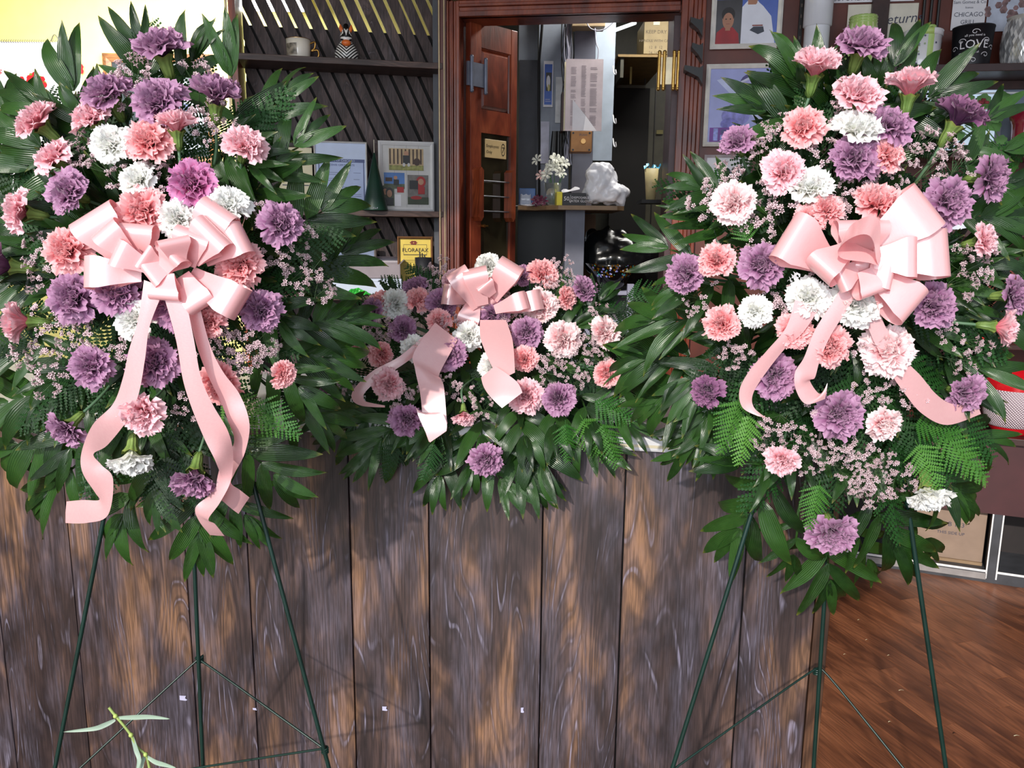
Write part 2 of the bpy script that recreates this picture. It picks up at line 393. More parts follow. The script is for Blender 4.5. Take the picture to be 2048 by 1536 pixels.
# ================================================================== slatted shelving on the left
SL0, SLR = SH.px(486,300)[0], SH.px(884,300)[0]
zS1 = SH.px(690,116)[1]; zS2 = SH.px(760,421)[1]; zS3 = SH.px(740,589)[1]
su = root('shelf_unit', (0,0,0), 'dark brown wooden wall shelving with diagonal slatted back left of the door', 'shelving', M=SH.M @ Matrix.Translation((SL0,0,0)))
DEP = .22
zTop = 2.85; zBot = .75
gx = .0; slope = .47
p0 = SH.px(700,0,DEP)[0]; step = (SH.px(760,200,DEP)[0]-SH.px(700,200,DEP)[0])*29.0/60
k = 0; x = SL0 - .05 - 1.2; nsl = 0
while x < SLR+.1:
    wv = step*R.uniform(.74,.84)
    top, bot = zTop, zBot
    pl = [(x,top),(x+wv,top),(x+wv+slope*(top-bot),bot),(x+slope*(top-bot),bot)]
    pl = clip(pl, SL0, SLR, zBot, zTop)
    if pl and len(pl) >= 3:
        dd = R.uniform(-.004,.004)
        MB().prism(pl[::-1], DEP+dd, DEP+.016+dd).build('slat', slatwood, su, SH.M); nsl += 1
    x += step
zg = SH.px(690,58,DEP)[1]
MB().box(SL0,SLR,DEP+.035,DEP+.05,zBot,zg).build('backing_board', mat('backing', (20,16,15), .7), su, SH.M)
for (za, nm) in ((zS1,0),(zS2,0),(zS3,0),(zS3-.42,0),(2.82,0)):
    MB().box(SL0-.005,SLR+.005,0,DEP-.005,za-.028,za, bev=.002).build('shelf_board', shelfwood, su, SH.M)
MB().box(SL0-.035,SL0-.005,.0,DEP+.05,0,2.85).build('side_post', lit_mahog, su, SH.M)
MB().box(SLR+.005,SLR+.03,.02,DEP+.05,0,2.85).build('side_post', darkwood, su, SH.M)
for sx in (SLR-.012, SLR+.012):
    MB().box(sx-.0025,sx+.0025,-.004,.0,zBot,2.8).build('metal_strip', mat('pale_strip',(200,180,140),.4,.5), su, SH.M)
MB().box(SL0-.05,SL0-.04,0,.01,zBot,2.8).build('metal_strip', mat('pale_strip',(200,180,140),.4,.5), su, SH.M)
# ceiling strip light seen through the slats
lt = at(565,2,4.75)
cl = root('strip_light', lt, 'bright white tube light glimpsed through the top slats of the shelving', 'light')
MB().box(lt.x-.16,lt.x+.12,lt.y-.03,lt.y+.03,lt.z-.05,lt.z+.14,bev=.01).build('diffuser', mat('tube_glow',(255,255,255),.4,emit=9,var=.0), cl)
MB().box(lt.x-.18,lt.x+.14,lt.y+.032,lt.y+.07,lt.z-.04,lt.z+.16).build('housing', white, cl)
# ------------------------------------------------ things on the shelves
def shp(px, py, y): s, z = SH.px(px, py, y); return s, z
def mloc(F, s, y, z=0): return F.M @ Matrix.Translation((s,y,z))
# mug
s0 = shp(597,100,.09)[0]; M = mloc(SH, s0, .09, zS1)
mug = root('mug', (0,0,0), 'white china mug with gold handle and painted scene beside the zebra figurine', 'mug', M=M)
h = .088; r = .057
MB().lathe([(.001,.0),(r*.86,0),(r*.93,.006),(r*.97,h*.5),(r,h),(r*.95,h),(r*.9,.01),(.001,.008)], n=28).build('cup', mat('china',(240,232,218),.2,coat=.5,var=.03), mug, M, True)
MB().lathe([(r*1.0,h-.001),(r*1.015,h+.001),(r*.96,h+.002),(r*.95,h-.001)], n=28).build('gold_rim', brass, mug, M, True)
hp = crv([(r*.9,-.0,h*.82),(r*1.35,-.012,h*.9),(r*1.3,-.01,h*.6),(r*1.05,-.01,h*.45),(r*1.55,-.01,h*.5),(r*1.6,-.01,h*.2),(r*1.2,-.005,.006),(r*.92,0,h*.12)],6)
MB().tube(hp, .0045, 8).build('handle', brass, mug, M, True)
g = [[((r*1.0+.0008)*math.cos(a), (r*1.0+.0008)*math.sin(a), z) for a in [math.radians(202+ i*7) for i in range(10)]] for z in [.012+.0065*j for j in range(9)]]
MB().quadgrid(g).build('painted_scene', mat('mug_scene',(150,140,125),.3,var=.35,vs=60), mug, M, True)
# zebra
s0 = shp(693,100,.09)[0]; M = mloc(SH, s0, .08, zS1) @ Matrix.Scale(1.2,4)
def stripes(name, sc, dist=2.0, typ='BANDS', d='Z'):
    m, t, b = base(name); tc = t.add('ShaderNodeTexCoord').outputs['Object']
    wv = t.add('ShaderNodeTexWave', wave_type=typ); 
    if typ == 'BANDS': wv.bands_direction = d
    wv.inputs['Scale'].default_value = sc; wv.inputs['Distortion'].default_value = dist
    # chevrons: bend by |x|
    sp = t.add('ShaderNodeSeparateXYZ'); t.link(tc, sp.inputs[0]); cb = t.add('ShaderNodeCombineXYZ')
    t.link(sp.outputs[0], cb.inputs[0]); t.link(sp.outputs[1], cb.inputs[1])
    t.link(t.math('SUBTRACT', sp.outputs[2], t.math('MULTIPLY', t.math('ABSOLUTE', sp.outputs[0]), .9)), cb.inputs[2])
    t.link(cb.outputs[0], wv.inputs['Vector'])
    t.link(t.ramp(wv.outputs[0], [(.47,lin((20,18,20))),(.53,lin((235,232,228)))]), b.inputs['Base Color']); b.inputs['Roughness'].default_value = .3
    return m
zb = root('zebra_figurine', (0,0,0), 'small black and white striped zebra figurine with orange muzzle on top shelf', 'figurine', M=M)
MB().lathe([(.001,0),(.034,0),(.044,.012),(.046,.03),(.038,.052),(.026,.068),(.018,.08),(.001,.086)], n=20, sy=.8).build('body', stripes('zebra_body', 26, 0), zb, M, True)
MB().ball((0,-.012,.088), .023,.022,.034, n=16).build('head', stripes('zebra_head', 32, 1, 'RINGS'), zb, M, True)
orange = mat('orange_glaze',(226,112,48),.35,var=.05)
MB().ball((0,-.034,.063), .019,.012,.0125, n=14).build('muzzle', orange, zb, M, True)
for sx in (-1,1):
    MB().tube([(sx*.014,-.01,.108),(sx*.02,-.012,.122),(sx*.021,-.012,.135)], [.007,.0075,.002], 8).build('ear', orange, zb, M, True)
    MB().ball((sx*.013,-.032,.094), .003, n=8).build('eye', black, zb, M, True)
MB().tube([(0,-.02,.116),(0,-.008,.130),(0,.004,.126),(0,.014,.1),(0,.016,.07)], [.004,.011,.011,.008,.006], 8).build('mane', black, zb, M, True)
# certificate frames, collage, plaque
def rect(F, x0,y0,x1,y1, y):
    a = F.px(x0,(y0+y1)/2,y)[0]; b = F.px(x1,(y0+y1)/2,y)[0]; t = F.px((x0+x1)/2,y0,y)[1]; bt = F.px((x0+x1)/2,y1,y)[1]; return a,b,bt,t
def frame(name, label, F, px, y, bw, fm, contents, zbot=None, group=None, depth=.016, back=None):
    """picture frame: four mitred rails, print behind; contents(mb, ax, az, W, H) draws flat shapes; returns root"""
    a,b,z0,z1 = rect(F,*px,y)
    if zbot is not None: dz = zbot-z0; z0 = zbot
    W, H = b-a, z1-z0; M = mloc(F, a, y, z0)
    rt = root(name, (0,0,0), label, 'picture frame', group, M=mloc(F,(a+b)/2,y,z0))
    o_, i_ = [(0,0),(W,0),(W,H),(0,H)], [(bw,bw),(W-bw,bw),(W-bw,H-bw),(bw,H-bw)]
    m_ = [(bw*.45,bw*.45),(W-bw*.45,bw*.45),(W-bw*.45,H-bw*.45),(bw*.45,H-bw*.45)]
    mb = MB()
    for k in range(4):
        j = (k+1)%4
        pts = [[(o_[k][0],0,o_[k][1]),(o_[j][0],0,o_[j][1])],[(o_[k][0],-depth*.6,o_[k][1]),(o_[j][0],-depth*.6,o_[j][1])],[(m_[k][0],-depth,m_[k][1]),(m_[j][0],-depth,m_[j][1])],[(i_[k][0],-depth*.5,i_[k][1]),(i_[j][0],-depth*.5,i_[j][1])],[(i_[k][0],-.001,i_[k][1]),(i_[j][0],-.001,i_[j][1])]]
        mb.quadgrid(pts)
    mb.build('frame_rails', fm, rt, M)
    MB().box(.002,W-.002,.0,.006,.002,H-.002).build('backing', kraft, rt, M)
    mb = MB(); mats = contents(mb, W, H, bw)
    mb.build('print', mats, rt, M); return rt
def P(mb, W, H, bw, shapes):
    """shapes: (polygon in 0..1 of the opening, material index); stacked a hair apart"""
    for k, (pl, mi) in enumerate(shapes):
        mb.poly([(bw+(W-2*bw)*u, -.001-.00012*k, bw+(H-2*bw)*v) for u, v in pl], mi)
def rc(u0,v0,u1,v1): return [(u0,v0),(u1,v0),(u1,v1),(u0,v1)]
def el(cu,cv,ru,rv,n=18,a0=0,a1=360): return [(cu+ru*math.cos(math.radians(a0+(a1-a0)*i/(n-(a1-a0<360)))), cv+rv*math.sin(math.radians(a0+(a1-a0)*i/(n-(a1-a0<360))))) for i in range(n)]
def cert(mb, W, H, bw):
    P(mb,W,H,bw,[(rc(0,0,1,1),0),(rc(.06,.04,.97,.74),1),(rc(.04,.71,.98,.76),2)]+[(rc(u,v,u+l,v+.006),2) for u,v,l in [(.2,.55,.35),(.2,.52,.2),(.75,.55,.15),(.2,.46,.3),(.2,.43,.25),(.75,.45,.12),(.1,.33,.8),(.1,.22,.8),(.2,.13,.25),(.6,.13,.3),(.6,.19,.3)]]+[(rc(.05,.04,.07,.74),2),(rc(.95,.04,.97,.74),2),(rc(.05,.03,.97,.045),2)])
    mb.text('CITY OF CHICAGO', .0145, W*.52,-.0022,bw+(H-2*bw)*.72, 0); mb.text('LICENSE CERTIFICATE', .0135, W*.5,-.0022,bw+(H-2*bw)*.655, 2)
    return [bluepaper, mat('cert_inner',(190,204,240),.5,var=.04), mat('cert_ink',(96,106,150),.6,var=.05)]
y1_ = .10
frame('certificate_frame','silver framed blue licence certificate standing left of the green cone','' and None or SH,(629,283,735,417),y1_,.008,silver,cert,zS2+.001)
def cert2(mb, W, H, bw):
    P(mb,W,H,bw,[(rc(0,0,1,1),0)]+[(rc(.1,.2+.09*i,.1+R.uniform(.4,.8),.215+.09*i),1) for i in range(6)])
    return [cream, ink]
frame('cream_certificate','cream certificate in thin black frame half hidden by palm leaves, leftmost on the middle shelf', SH,(556,293,627,417),.13,.004,black,cert2,zS2+.001)
def collage(mb, W, H, bw):
    sh = [(rc(0,0,1,1),0)]
    for i in (1,2,3): sh.append((rc(.25*i,0,.25*i+.006,1),1))
    sh += [(rc(.14,.60,.86,.95),2),(rc(.03,.34,.46,.56),4),(rc(.03,.30,.46,.38),5),(rc(.52,.05,.96,.53),6),(rc(-.03,.02,.24,.35),5),(rc(.25,.02,.38,.21),3)]
    for i in range(9): sh.append((rc(.15+.08*i,.70,.18+.08*i,.94),7))
    sh += [(rc(.14,.60,.86,.68),8),(el(.5,.87,.05,.04),9),(rc(.43,.70,.57,.84),10),(el(.45,.69,.03,.03),0),(el(.55,.69,.03,.03),0),(el(.24,.64,.1,.035),8),(el(.72,.74,.07,.06),7)]
    sh += [(rc(.06,.42,.2,.48),7),(el(.27,.48,.04,.03),9),(rc(.23,.36,.34,.45),10),(rc(.3,.24,.44,.33),12)]
    sh += [(el(.8,.42,.1,.09),12),(el(.8,.42,.06,.05),9),(rc(.74,.22,.88,.34),12),(rc(.56,.3,.74,.44),10),(rc(.52,.05,.96,.17),11),(el(.7,.16,.12,.03),12)]
    sh += [(el(.05,.26,.07,.06),10),(el(.05,.25,.05,.05),9),(el(.14,.24,.08,.08),10),(el(.14,.22,.055,.06),9),(rc(.02,.03,.22,.15),10)]
    P(mb,W,H,bw,sh)
    return [mat('boards_pale',(200,198,196),.4,var=.05),mat('boards_line',(150,148,148),.5),mat('tan_fence',(196,170,130),.5),paper,mat('photo_blue',(70,120,190),.4),mat('photo_green',(88,98,76),.5,var=.2,vs=50),mat('photo_grey',(120,116,112),.5,var=.15,vs=40),mat('photo_brown',(70,50,40),.5),mat('photo_lime',(150,150,84),.5,var=.25,vs=60),mat('skin_print',(186,140,112),.5,var=.05),black,mat('photo_dkgreen',(60,70,50),.5,var=.15),mat('photo_red',(170,40,40),.5,var=.1)]
frame('collage_frame','wide white frame holding a collage of small family snapshots right of green cone', SH,(757,283,868,418),y1_,.019,white,collage,zS2+.001)
# business cards on the shelf before the certificate
a,b,z0,z1 = rect(SH,686,402,716,417,.03)
cs = root('card_stack',(0,0,0),'small white stack of cards in front of the silver framed certificate','cards',M=mloc(SH,(a+b)/2,.03,zS2))
for i in range(5): MB().box(a+R.uniform(0,.003),b-R.uniform(0,.003),.01,.05,zS2+.006*i+.0002,zS2+.006*i+.0056).build('card', white, cs, SH.M)
# green foam cone with a pick
s0 = shp(750,410,.05)[0]; M = mloc(SH,s0,.02,zS2)
cn = root('foam_cone',(0,0,0),'dark green cone with a thin pale stick on top between the white frames','cone',M=M)
hc = shp(750,308,.06)[1]-zS2
MB().lathe([(.001,.0),(.062,.0),(.062,.004),(.004,hc),(.001,hc+.002)], n=14).build('cone_body', mat('cone_green',(18,58,44),.45,var=.1), cn, M, True)
MB().tube([(0,0,hc-.02),(0,0,hc+.062)],.0022,6).build('stick', mat('pale_stick',(220,210,190),.5), cn, M)
MB().text('F.L.P', .012, 0,-.0645,.006,0).build('print', grey, cn, M)
# lower shelf: silver frame, grey open box, white box, green wrap, plaque, pen cup
def certs(mb,W,H,bw):
    P(mb,W,H,bw,[(rc(0,0,1,1),0),(rc(.05,.3,.3,.55),1),(rc(.35,.35,.6,.5),1),(rc(.55,.1,.8,.22),1)]); return [mat('steel_print',(150,162,190),.25,.3), white]
frame('silver_frame','small silver frame with bluish print behind the open grey box, lowest visible shelf', SH,(664,489,754,555),.16,.014,mat('warm_silver',(140,130,125),.35,.6),certs)
a,b,z0,z1 = rect(SH,690,522,800,560,.06)
gb = root('open_box',(0,0,0),'open mauve grey cardboard box with lid flap stacked on a white box','box',M=mloc(SH,(a+b)/2,.06,zS3+.075))
zw = zS3+.078; gm = mat('mauve_card',(150,140,146),.6,var=.05)
mb = MB(); mb.box(a,b,.02,.023,zw,z1-.015).box(a,b,.17,.173,zw,z1-.01).box(a,a+.003,.02,.173,zw,z1-.015).box(b-.003,b,.02,.173,zw,z1-.015).box(a,b,.02,.173,zw,zw+.003); mb.build('box_body', gm, gb, SH.M)
mb = MB(); mb.quadgrid([[(a,.172,z1-.01),(b,.172,z1-.01)],[(a,.19,z1+.01),(b,.19,z1+.012)],[(a,.14,z1+.022),(b,.14,z1+.02)]]); mb.build('lid_flap', mat('mauve_card2',(176,170,176),.6,var=.05), gb, SH.M)
mb = MB(); mb.quadgrid([[(b,.03,z1-.015),(b,.16,z1-.015)],[(b+.022,.03,z1+.008),(b+.022,.16,z1+.008)]]); mb.build('side_flap', gm, gb, SH.M)
wb = root('white_box',(0,0,0),'flat white carton under the open grey box on the lowest shelf','box',M=mloc(SH,(a+b)/2,.05,zS3))
MB().box(a-.06,b+.005,.0,.18,zS3+.001,zS3+.062,bev=.002).build('carton', mat('white_card',(205,215,235),.5,var=.03), wb, SH.M)
MB().box(a-.062,b+.007,-.002,.182,zS3+.062,zS3+.077,bev=.002).build('carton_lid', mat('white_card',(205,215,235),.5), wb, SH.M)
gp = at(712,578,3.60); gs = SH.I @ gp
gr = root('green_wrap',(0,0,0),'crumpled bright green wrap in front of the flat white carton','wrap',M=mloc(SH,gs.x,-.03,zS3))
g = [[(gs.x-.06+.012*j, -.02-.006*math.sin(j*1.3+i), zS3+.001+.008*i*max(.05,math.sin(PI*(j+.3)/11))+.003*math.sin(j*2.1+i*2)) for j in range(12)] for i in range(5)]
MB().quadgrid(g).build('sheet', mat('bright_green',(60,190,70),.3,var=.2,vs=60), gr, SH.M)
def plaque(mb,W,H,bw):
    P(mb,W,H,bw,[(rc(0,0,1,1),0),(rc(.12,.62,.88,.64),1),(rc(.12,.86,.88,.87),1),(rc(.12,.62,.13,.87),1),(rc(.87,.62,.88,.87),1)]+[(el(.45+.07*math.cos(k*1.05),.91+.03*math.sin(k*1.05),.055,.018),2) for k in range(6)]+[(rc(.1,v,.9,v+.006),1) for v in (.5,.46,.36,.33,.2)])
    mb.text('FLORAFAX',.027,W*.5,-.0035,bw+(H-2*bw)*.70,1); mb.text('Certified',.012,W*.68,-.0035,bw+(H-2*bw)*.55,1)
    return [mat('gold_print',(226,200,96),.35,var=.05), mat('plaque_ink',(70,60,50),.5), mat('plaque_red',(130,50,40),.5)]
frame('shop_plaque','brown wooden plaque with yellow print and red flower emblem beside the black cup', SH,(795,473,866,568),.13,.012,mat('plaque_wood',(120,84,56),.5,var=.1),plaque)
s0 = shp(847,540,.05)[0]; zc0 = zS3; ht = shp(847,515,.05)[1]-zS3
M = mloc(SH,s0,.05,zS3)
pc = root('pen_cup',(0,0,0),'matt black cup holding dark pens in front of the yellow plaque','cup',M=M)
MB().lathe([(.001,.001),(.036,.001),(.043,ht),(.040,ht),(.033,.004),(.001,.004)], n=22).build('cup', mat('matt_black',(28,30,38),.55,var=.08), pc, M, True)
for i in range(3): MB().tube([(-.01+.008*i,.0,.01),(-.018+.012*i,.0,ht+.03-.008*i)],.0035,6).build('pen', black, pc, M)
# ================================================================== left: calendar and framed picture on the yellow wall
def wrect(x0,y0,x1,y1,y): return rect(WF,x0,y0,x1,y1,y)
a,b,z0,z1 = wrect(-40,84,172,436,4.99)
ca = root('wall_calendar',((a+b)/2,4.99,z1),'spiral bound white wall calendar with red rose picture on the yellow wall','calendar')
W_, H_ = b-a, z1-z0
mb = MB(); mb.box(a,b,4.985,4.9895,z0,z1); 
def cq(u0,v0,u1,v1,mi,k=1): mb.poly([(a+W_*u0,4.985-.0004*k,z0+H_*v0),(a+W_*u1,4.985-.0004*k,z0+H_*v0),(a+W_*u1,4.985-.0004*k,z0+H_*v1),(a+W_*u0,4.985-.0004*k,z0+H_*v1)],mi)
cq(0,.60,1,.635,1)
for i in range(5): cq(.02,.1*i+.08,.98,.1*i+.084,2)
for i in range(8): cq(.02+.137*i,.03,.023+.137*i,.56,2)
for k in range(90):
    an = R.uniform(0,2*PI); cx = .55+.34*(k%2); cy = .74+.1*(k%2); q = R.random()**.5
    mb.poly([(a+W_*(cx+.13*q*math.cos(an)+.026*math.cos(t*1.05)),4.9842-.00005*k,z0+H_*(cy+.085*q*math.sin(an)+.017*math.sin(t*1.05))) for t in range(6)], 1 if k%6 else 3)
mb.text('Roses',.055,a+W_*.16,4.9845,z0+H_*.82,1,shear=.3)
mb.build('page',[paper,mat('calendar_red',(200,30,40),.5,var=.1),mat('cal_line',(190,186,180),.5),mat('cal_green',(120,150,50),.5)],ca)
mb = MB()
for i in range(46): x = a+.01+(W_-.02)*i/45; mb.tube([(x,4.99,z1-.01),(x,4.975,z1),(x,4.988,z1+.012)],.0016,5)
o = mb.build('spiral', steel, ca)
MB().tube(crv([(a+W_*.75,4.985,z1+.005),(a+W_*.79,4.98,z1+.04),(a+W_*.83,4.985,z1+.005)],5),.0025,6).build('hanger', steel, ca)
def plq(mb,W,H,bw):
    P(mb,W,H,bw,[(rc(0,0,1,1),0),(rc(.3,.3,.55,.75),1),(rc(.6,.35,.95,.8),1),(rc(.08,.08,.9,.14),1),(el(.42,.5,.07,.12),2),(el(.75,.5,.1,.08),2)]); return [mat('night_print',(50,60,64),.4,var=.2),mat('print_pale',(210,220,240),.4),mat('print_slate',(70,80,110),.4)]
frame('wall_picture','brown wooden framed picture on the yellow wall behind the tall palm leaves', WF,(214,108,432,330),4.98,.05,wood('frame_oak',lin((120,76,44)),lin((160,108,66)),lin((190,140,90)),axis=0),plq)
# ================================================================== doors
glassdk = mat('dark_glass',(46,42,28),.08,var=.3,vs=8,coat=.6)
def hinge_on(parent, F, s, y, z, m):
    mb = MB(); mb.box(s-.06,s+.06,y-.012,y,z-.055,z+.055)
    mb.build('hinge', m, parent, F.M)
    for dx in (-.035,.06):
        mb = MB().tube([(s+dx,y-.012,z-.075),(s+dx,y-.012,z+.075)],.009,10)
        for zz in (-.078,.078): mb.ball((s+dx,y-.012,z+zz),.010,n=8)
        mb.build('hinge_barrel', m, parent, F.M, True)
# left leaf: hinged at px 945, swung into the back room
ph = DW.M @ Vector((DW.px(941,300,.08)[0],.08,0))
e2 = at(1033,300,ph.y+.24); LA = math.degrees(math.atan2(e2.y-ph.y, e2.x-ph.x)); LW = (Vector((e2.x,e2.y))-Vector((ph.x,ph.y))).length
DL = Frame((ph.x,ph.y), LA)
zt = DL.px(945,38)[1]
d1 = tag(root('door_1',(ph.x,ph.y,0),None,None), None, None, None, 'structure')
def leaf(par, F, W, zt, z0=.05):
    sw = .075
    mb = MB(); mb.box(0,sw,-.0,.036,z0,zt,bev=.003); mb.build('stile', mahog, par, F.M)
    MB().box(W-sw*.6,W,-.0,.036,z0,zt,bev=.003).build('stile', mahog, par, F.M)
    zz = [z0, z0+.2, F.px(1000,222)[1], F.px(1000,268)[1], F.px(1000,102)[1], zt]
    zA = F.px(985,100)[1]; zB = F.px(985,222)[1]; zC = F.px(985,268)[1]
    for (a,b) in ((zA,zt),(zC,zB),(z0,z0+.22)):
        MB().box(sw,W-sw*.6,.002,.034,a,b).build('rail', mahog, par, F.M)
    # raised panel
    x0, x1 = sw, W-sw*.6; e = .022
    mb = MB(); mb.quadgrid([[(x0,.012,zB),(x1,.012,zB),(x1,.012,zA),(x0,.012,zA)],[(x0+.006,.018,zB+.006),(x1-.006,.018,zB+.006),(x1-.006,.018,zA-.006),(x0+.006,.018,zA-.006)],[(x0+e,.006,zB+e),(x1-e,.006,zB+e),(x1-e,.006,zA-e),(x0+e,.006,zA-e)]], closed=True)
    mb.poly([(x0+e,.006,zB+e),(x1-e,.006,zB+e),(x1-e,.006,zA-e),(x0+e,.006,zA-e)]); mb.build('raised_panel', mahog, par, F.M)
    mb = MB(); mb.box(x0,x1,.014,.02,z0+.2,zC); mb.build('glass_panel', glassdk, par, F.M)
    return zC
zC = leaf(d1, DL, LW, zt)
# second face edge of the leaf facing the camera (thickness strip)
hinge_on(d1, DL, .03, -.002, DL.px(950,150)[1], mat('hinge_grey',(112,118,134),.35,.3))
# push handle: two wood brackets and three bars
hx0, hx1 = DL.px(962,400,-.05)[0], DL.px(1026,400,-.05)[0]
hz0, hz1 = DL.px(965,442,-.05)[1], DL.px(965,340,-.05)[1]
hd = root('push_handle',(0,0,0),'pair of wooden door pulls joined by three thin metal bars on open door','handle',M=mloc(DL,(hx0+hx1)/2,-.03,hz0))
for sx in (hx0,hx1):
    mb = MB(); mb.prism([(sx-.015,hz0+.02),(sx,hz0),(sx+.015,hz0+.02),(sx+.015,hz1),(sx,hz1+.014),(sx-.015,hz1)],-.055,0); mb.build('bracket', lit_mahog, hd, DL.M)
for q in (.80,.5,.2):
    z = hz0+(hz1-hz0)*q; MB().tube([(hx0+.015,-.035,z),(hx1-.015,-.035,z)],.0035,8).build('bar', steel, hd, DL.M)
a,b,z0,z1 = rect(DL,969,280,1011,317,.012)
sg = root('door_sign',(0,0,0),'small tan sign reading Employees Only on the glass of the open door','sign',M=mloc(DL,(a+b)/2,.01,z0))
mb = MB(); mb.box(a,b,.006,.012,z0,z1,bev=.002); mb.build('plate', mat('sign_tan',(206,178,128),.4,var=.04), sg, DL.M)
mb = MB(); mb.text('Employees',.021,a+.006,.0055,z0+(z1-z0)*.56,0,align='LEFT').text('Only',.021,a+.006,.0055,z0+(z1-z0)*.24,0,align='LEFT')
cx, cz, rr = a+(b-a)*.84, (z0+z1)/2, (b-a)*.12
ring = [[(cx+q*rr*.8*math.cos(t*PI/10), .0051, cz+q*rr*1.7*math.sin(t*PI/10)) for t in range(20)] for q in (.84,1)]
mb.quadgrid(ring, closed=True); mb.text('7',rr*2.2,cx,.0053,cz-rr*.8,0); mb.build('lettering', black, sg, DL.M)
kn = DL.px(970,452,-.02)
kb = root('door_lock',(0,0,0),'tiny brass lock glinting low on the open door glass','lock',M=mloc(DL,kn[0],-.0,kn[1]))
MB().tube([(kn[0],.014,kn[1]),(kn[0],-.018,kn[1])],.009,10).build('cylinder', brass, kb, DL.M, True)
MB().box(kn[0]-.012,kn[0]+.02,-.024,-.018,kn[1]-.003,kn[1]+.003,bev=.001).build('key', brass, kb, DL.M)
# right leaf, seen almost edge-on
pe = DW.M @ Vector((DW.px(1345,300,.06)[0],.06,0)); q2 = at(1330,300,pe.y+.55)
DR2 = Frame((pe.x,pe.y), math.degrees(math.atan2(q2.y-pe.y,q2.x-pe.x)))
zt2 = DR2.px(1348,18)[1]
d2 = tag(root('door_2',(pe.x,pe.y,0),None,None),None,None,None,'structure')
edge = mat('purple_brown',(82,58,62),.4,var=.1)
MB().box(0,.42,-.02,.018,.05,zt2,bev=.002).build('door_panel', edge, d2, DR2.M)
zz = DW.px(1338,140,-.03)[1]; sx = DW.px(1338,140,-.03)[0]
hg = MB(); 
hr = root('brass_hinge',(0,0,0),'bright brass double hinge catching light on the right side of the doorway','hinge',M=mloc(DW,sx,-.02,zz))
MB().box(sx-.04,sx+.035,-.012,-.004,zz-.06,zz+.06,bev=.002).build('hinge_plate', mat('sunlit_brass',(240,226,190),.3,.3), hr, DW.M)  # near-white plate tone paints sunlight onto the brass
for dx in (-.045,-.022,.022,.042):
    mb = MB().tube([(sx+dx,-.018,zz-.075),(sx+dx,-.018,zz+.075)],.008,10)
    for q in (-.08,.08): mb.ball((sx+dx,-.018,zz+q),.0095,n=8)
    mb.build('barrel', mat('warm_brass',(222,180,100),.25,.9), hr, DW.M, True)
# ================================================================== back room
Y1 = 5.0; Y2 = 5.6
def wbox(mb,x0,y0,x1,y1,y,th,bev=0,mi=0):
    a,b,z0,z1 = wrect(x0,y0,x1,y1,y); return mb.box(a,b,y,y+th,z0,z1,mi,bev)
def flat(name,label,cat,px,y,th,m,contents=None,bev=0,group=None):
    a,b,z0,z1 = wrect(*px,y); rt = root(name,((a+b)/2,y,z0),label,cat,group)
    MB().box(a,b,y,y+th,z0,z1,0,bev).build('panel' if cat in('panel',) else 'body', m, rt)
    if contents: contents(rt,a,b,z0,z1,y)
    return rt
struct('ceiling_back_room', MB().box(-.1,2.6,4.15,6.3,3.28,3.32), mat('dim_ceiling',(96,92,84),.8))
# grey wall segments
st_ = MB(); wbox(st_,1034,120,1076,1000,Y1+.05,.06); o=struct('wall_grey_left', st_, dgrey)
st_ = MB(); wbox(st_,1038,20,1076,121,Y1+.08,.06); wbox(st_,1076,20,1140,404,Y1,.08); struct('wall_blue_grey', st_, bgrey)
st_ = MB(); wbox(st_,1225,176,1330,1000,6.0,.05); struct('wall_olive_panel', st_, olive)
for x_ in (1250,1278,1300,1322):
    st_ = MB(); wbox(st_,x_,120,x_+1.6,800,5.985,.012); st_.build('panel_groove', black, None)['kind']='structure'
st_ = MB(); wbox(st_,1216,176,1288,800,5.95,.03); struct('doorway_shade', st_, mat('dark_void',(14,12,11),.8))  # near-black sheet painted as the shade inside a doorway
st_ = MB(); wbox(st_,1213,170,1292,176,5.93,.03); struct('trim_4', st_, olive)
st_ = MB(); wbox(st_,1140,20,1180,1000,4.85,.12); struct('column', st_, mgrey)
col2 = flat('service_board','tall pale blue grey board behind the hanging price sheet','board',(1150,30,1228,321),4.99,.02,mat('board_blue',(158,170,184),.5,var=.05))
def lines(rt,a,b,z0,z1,y):
    mb = MB(); n = 40
    for c0,c1 in ((.14,.30),(.42,.56),(.66,.86)):
        for i in range(n):
            if R.random()<.12: continue
            z = z1-(z1-z0)*(.10+.84*i/n); mb.poly([(a+(b-a)*c0,y-.001,z),(a+(b-a)*(c1-R.uniform(0,.05)),y-.001,z),(a+(b-a)*(c1-.02),y-.001,z+(z1-z0)*.008),(a+(b-a)*c0,y-.001,z+(z1-z0)*.008)])
    mb.build('printed_rows', mat('faint_ink',(130,118,124),.6), rt)['kind'] = 'stuff'
    mb = MB(); mb.quadgrid([[(a+(b-a)*.2,y-.002,z0+.17),(a+(b-a)*.2,y-.002,z0)],[(a+(b-a)*.55,y-.02,z0+.08),(a+(b-a)*.5,y-.018,z0)],[(b-.03,y-.003,z0+.004),(b-.03,y-.003,z0)]]); mb.build('curled_corner', paper, rt)
flat('price_sheet','large curled sheet of printed rows hanging on the back room column','paper',(1131,118,1205,262),4.72,.004,mat('sheet_paper',(200,186,190),.6,var=.06),lines)
def sheet2(rt,a,b,z0,z1,y):
    mb = MB(); mb.box(a-.012,a,y+.006,y+.11,z0+.0,z1-.16); mb.build('binder_edge', mat('binder_brown',(70,40,34),.5), rt)
flat('sheet_backing','cream backing sheets directly behind the printed price sheet','paper',(1128,124,1200,262),4.735,.003,cream,sheet2)
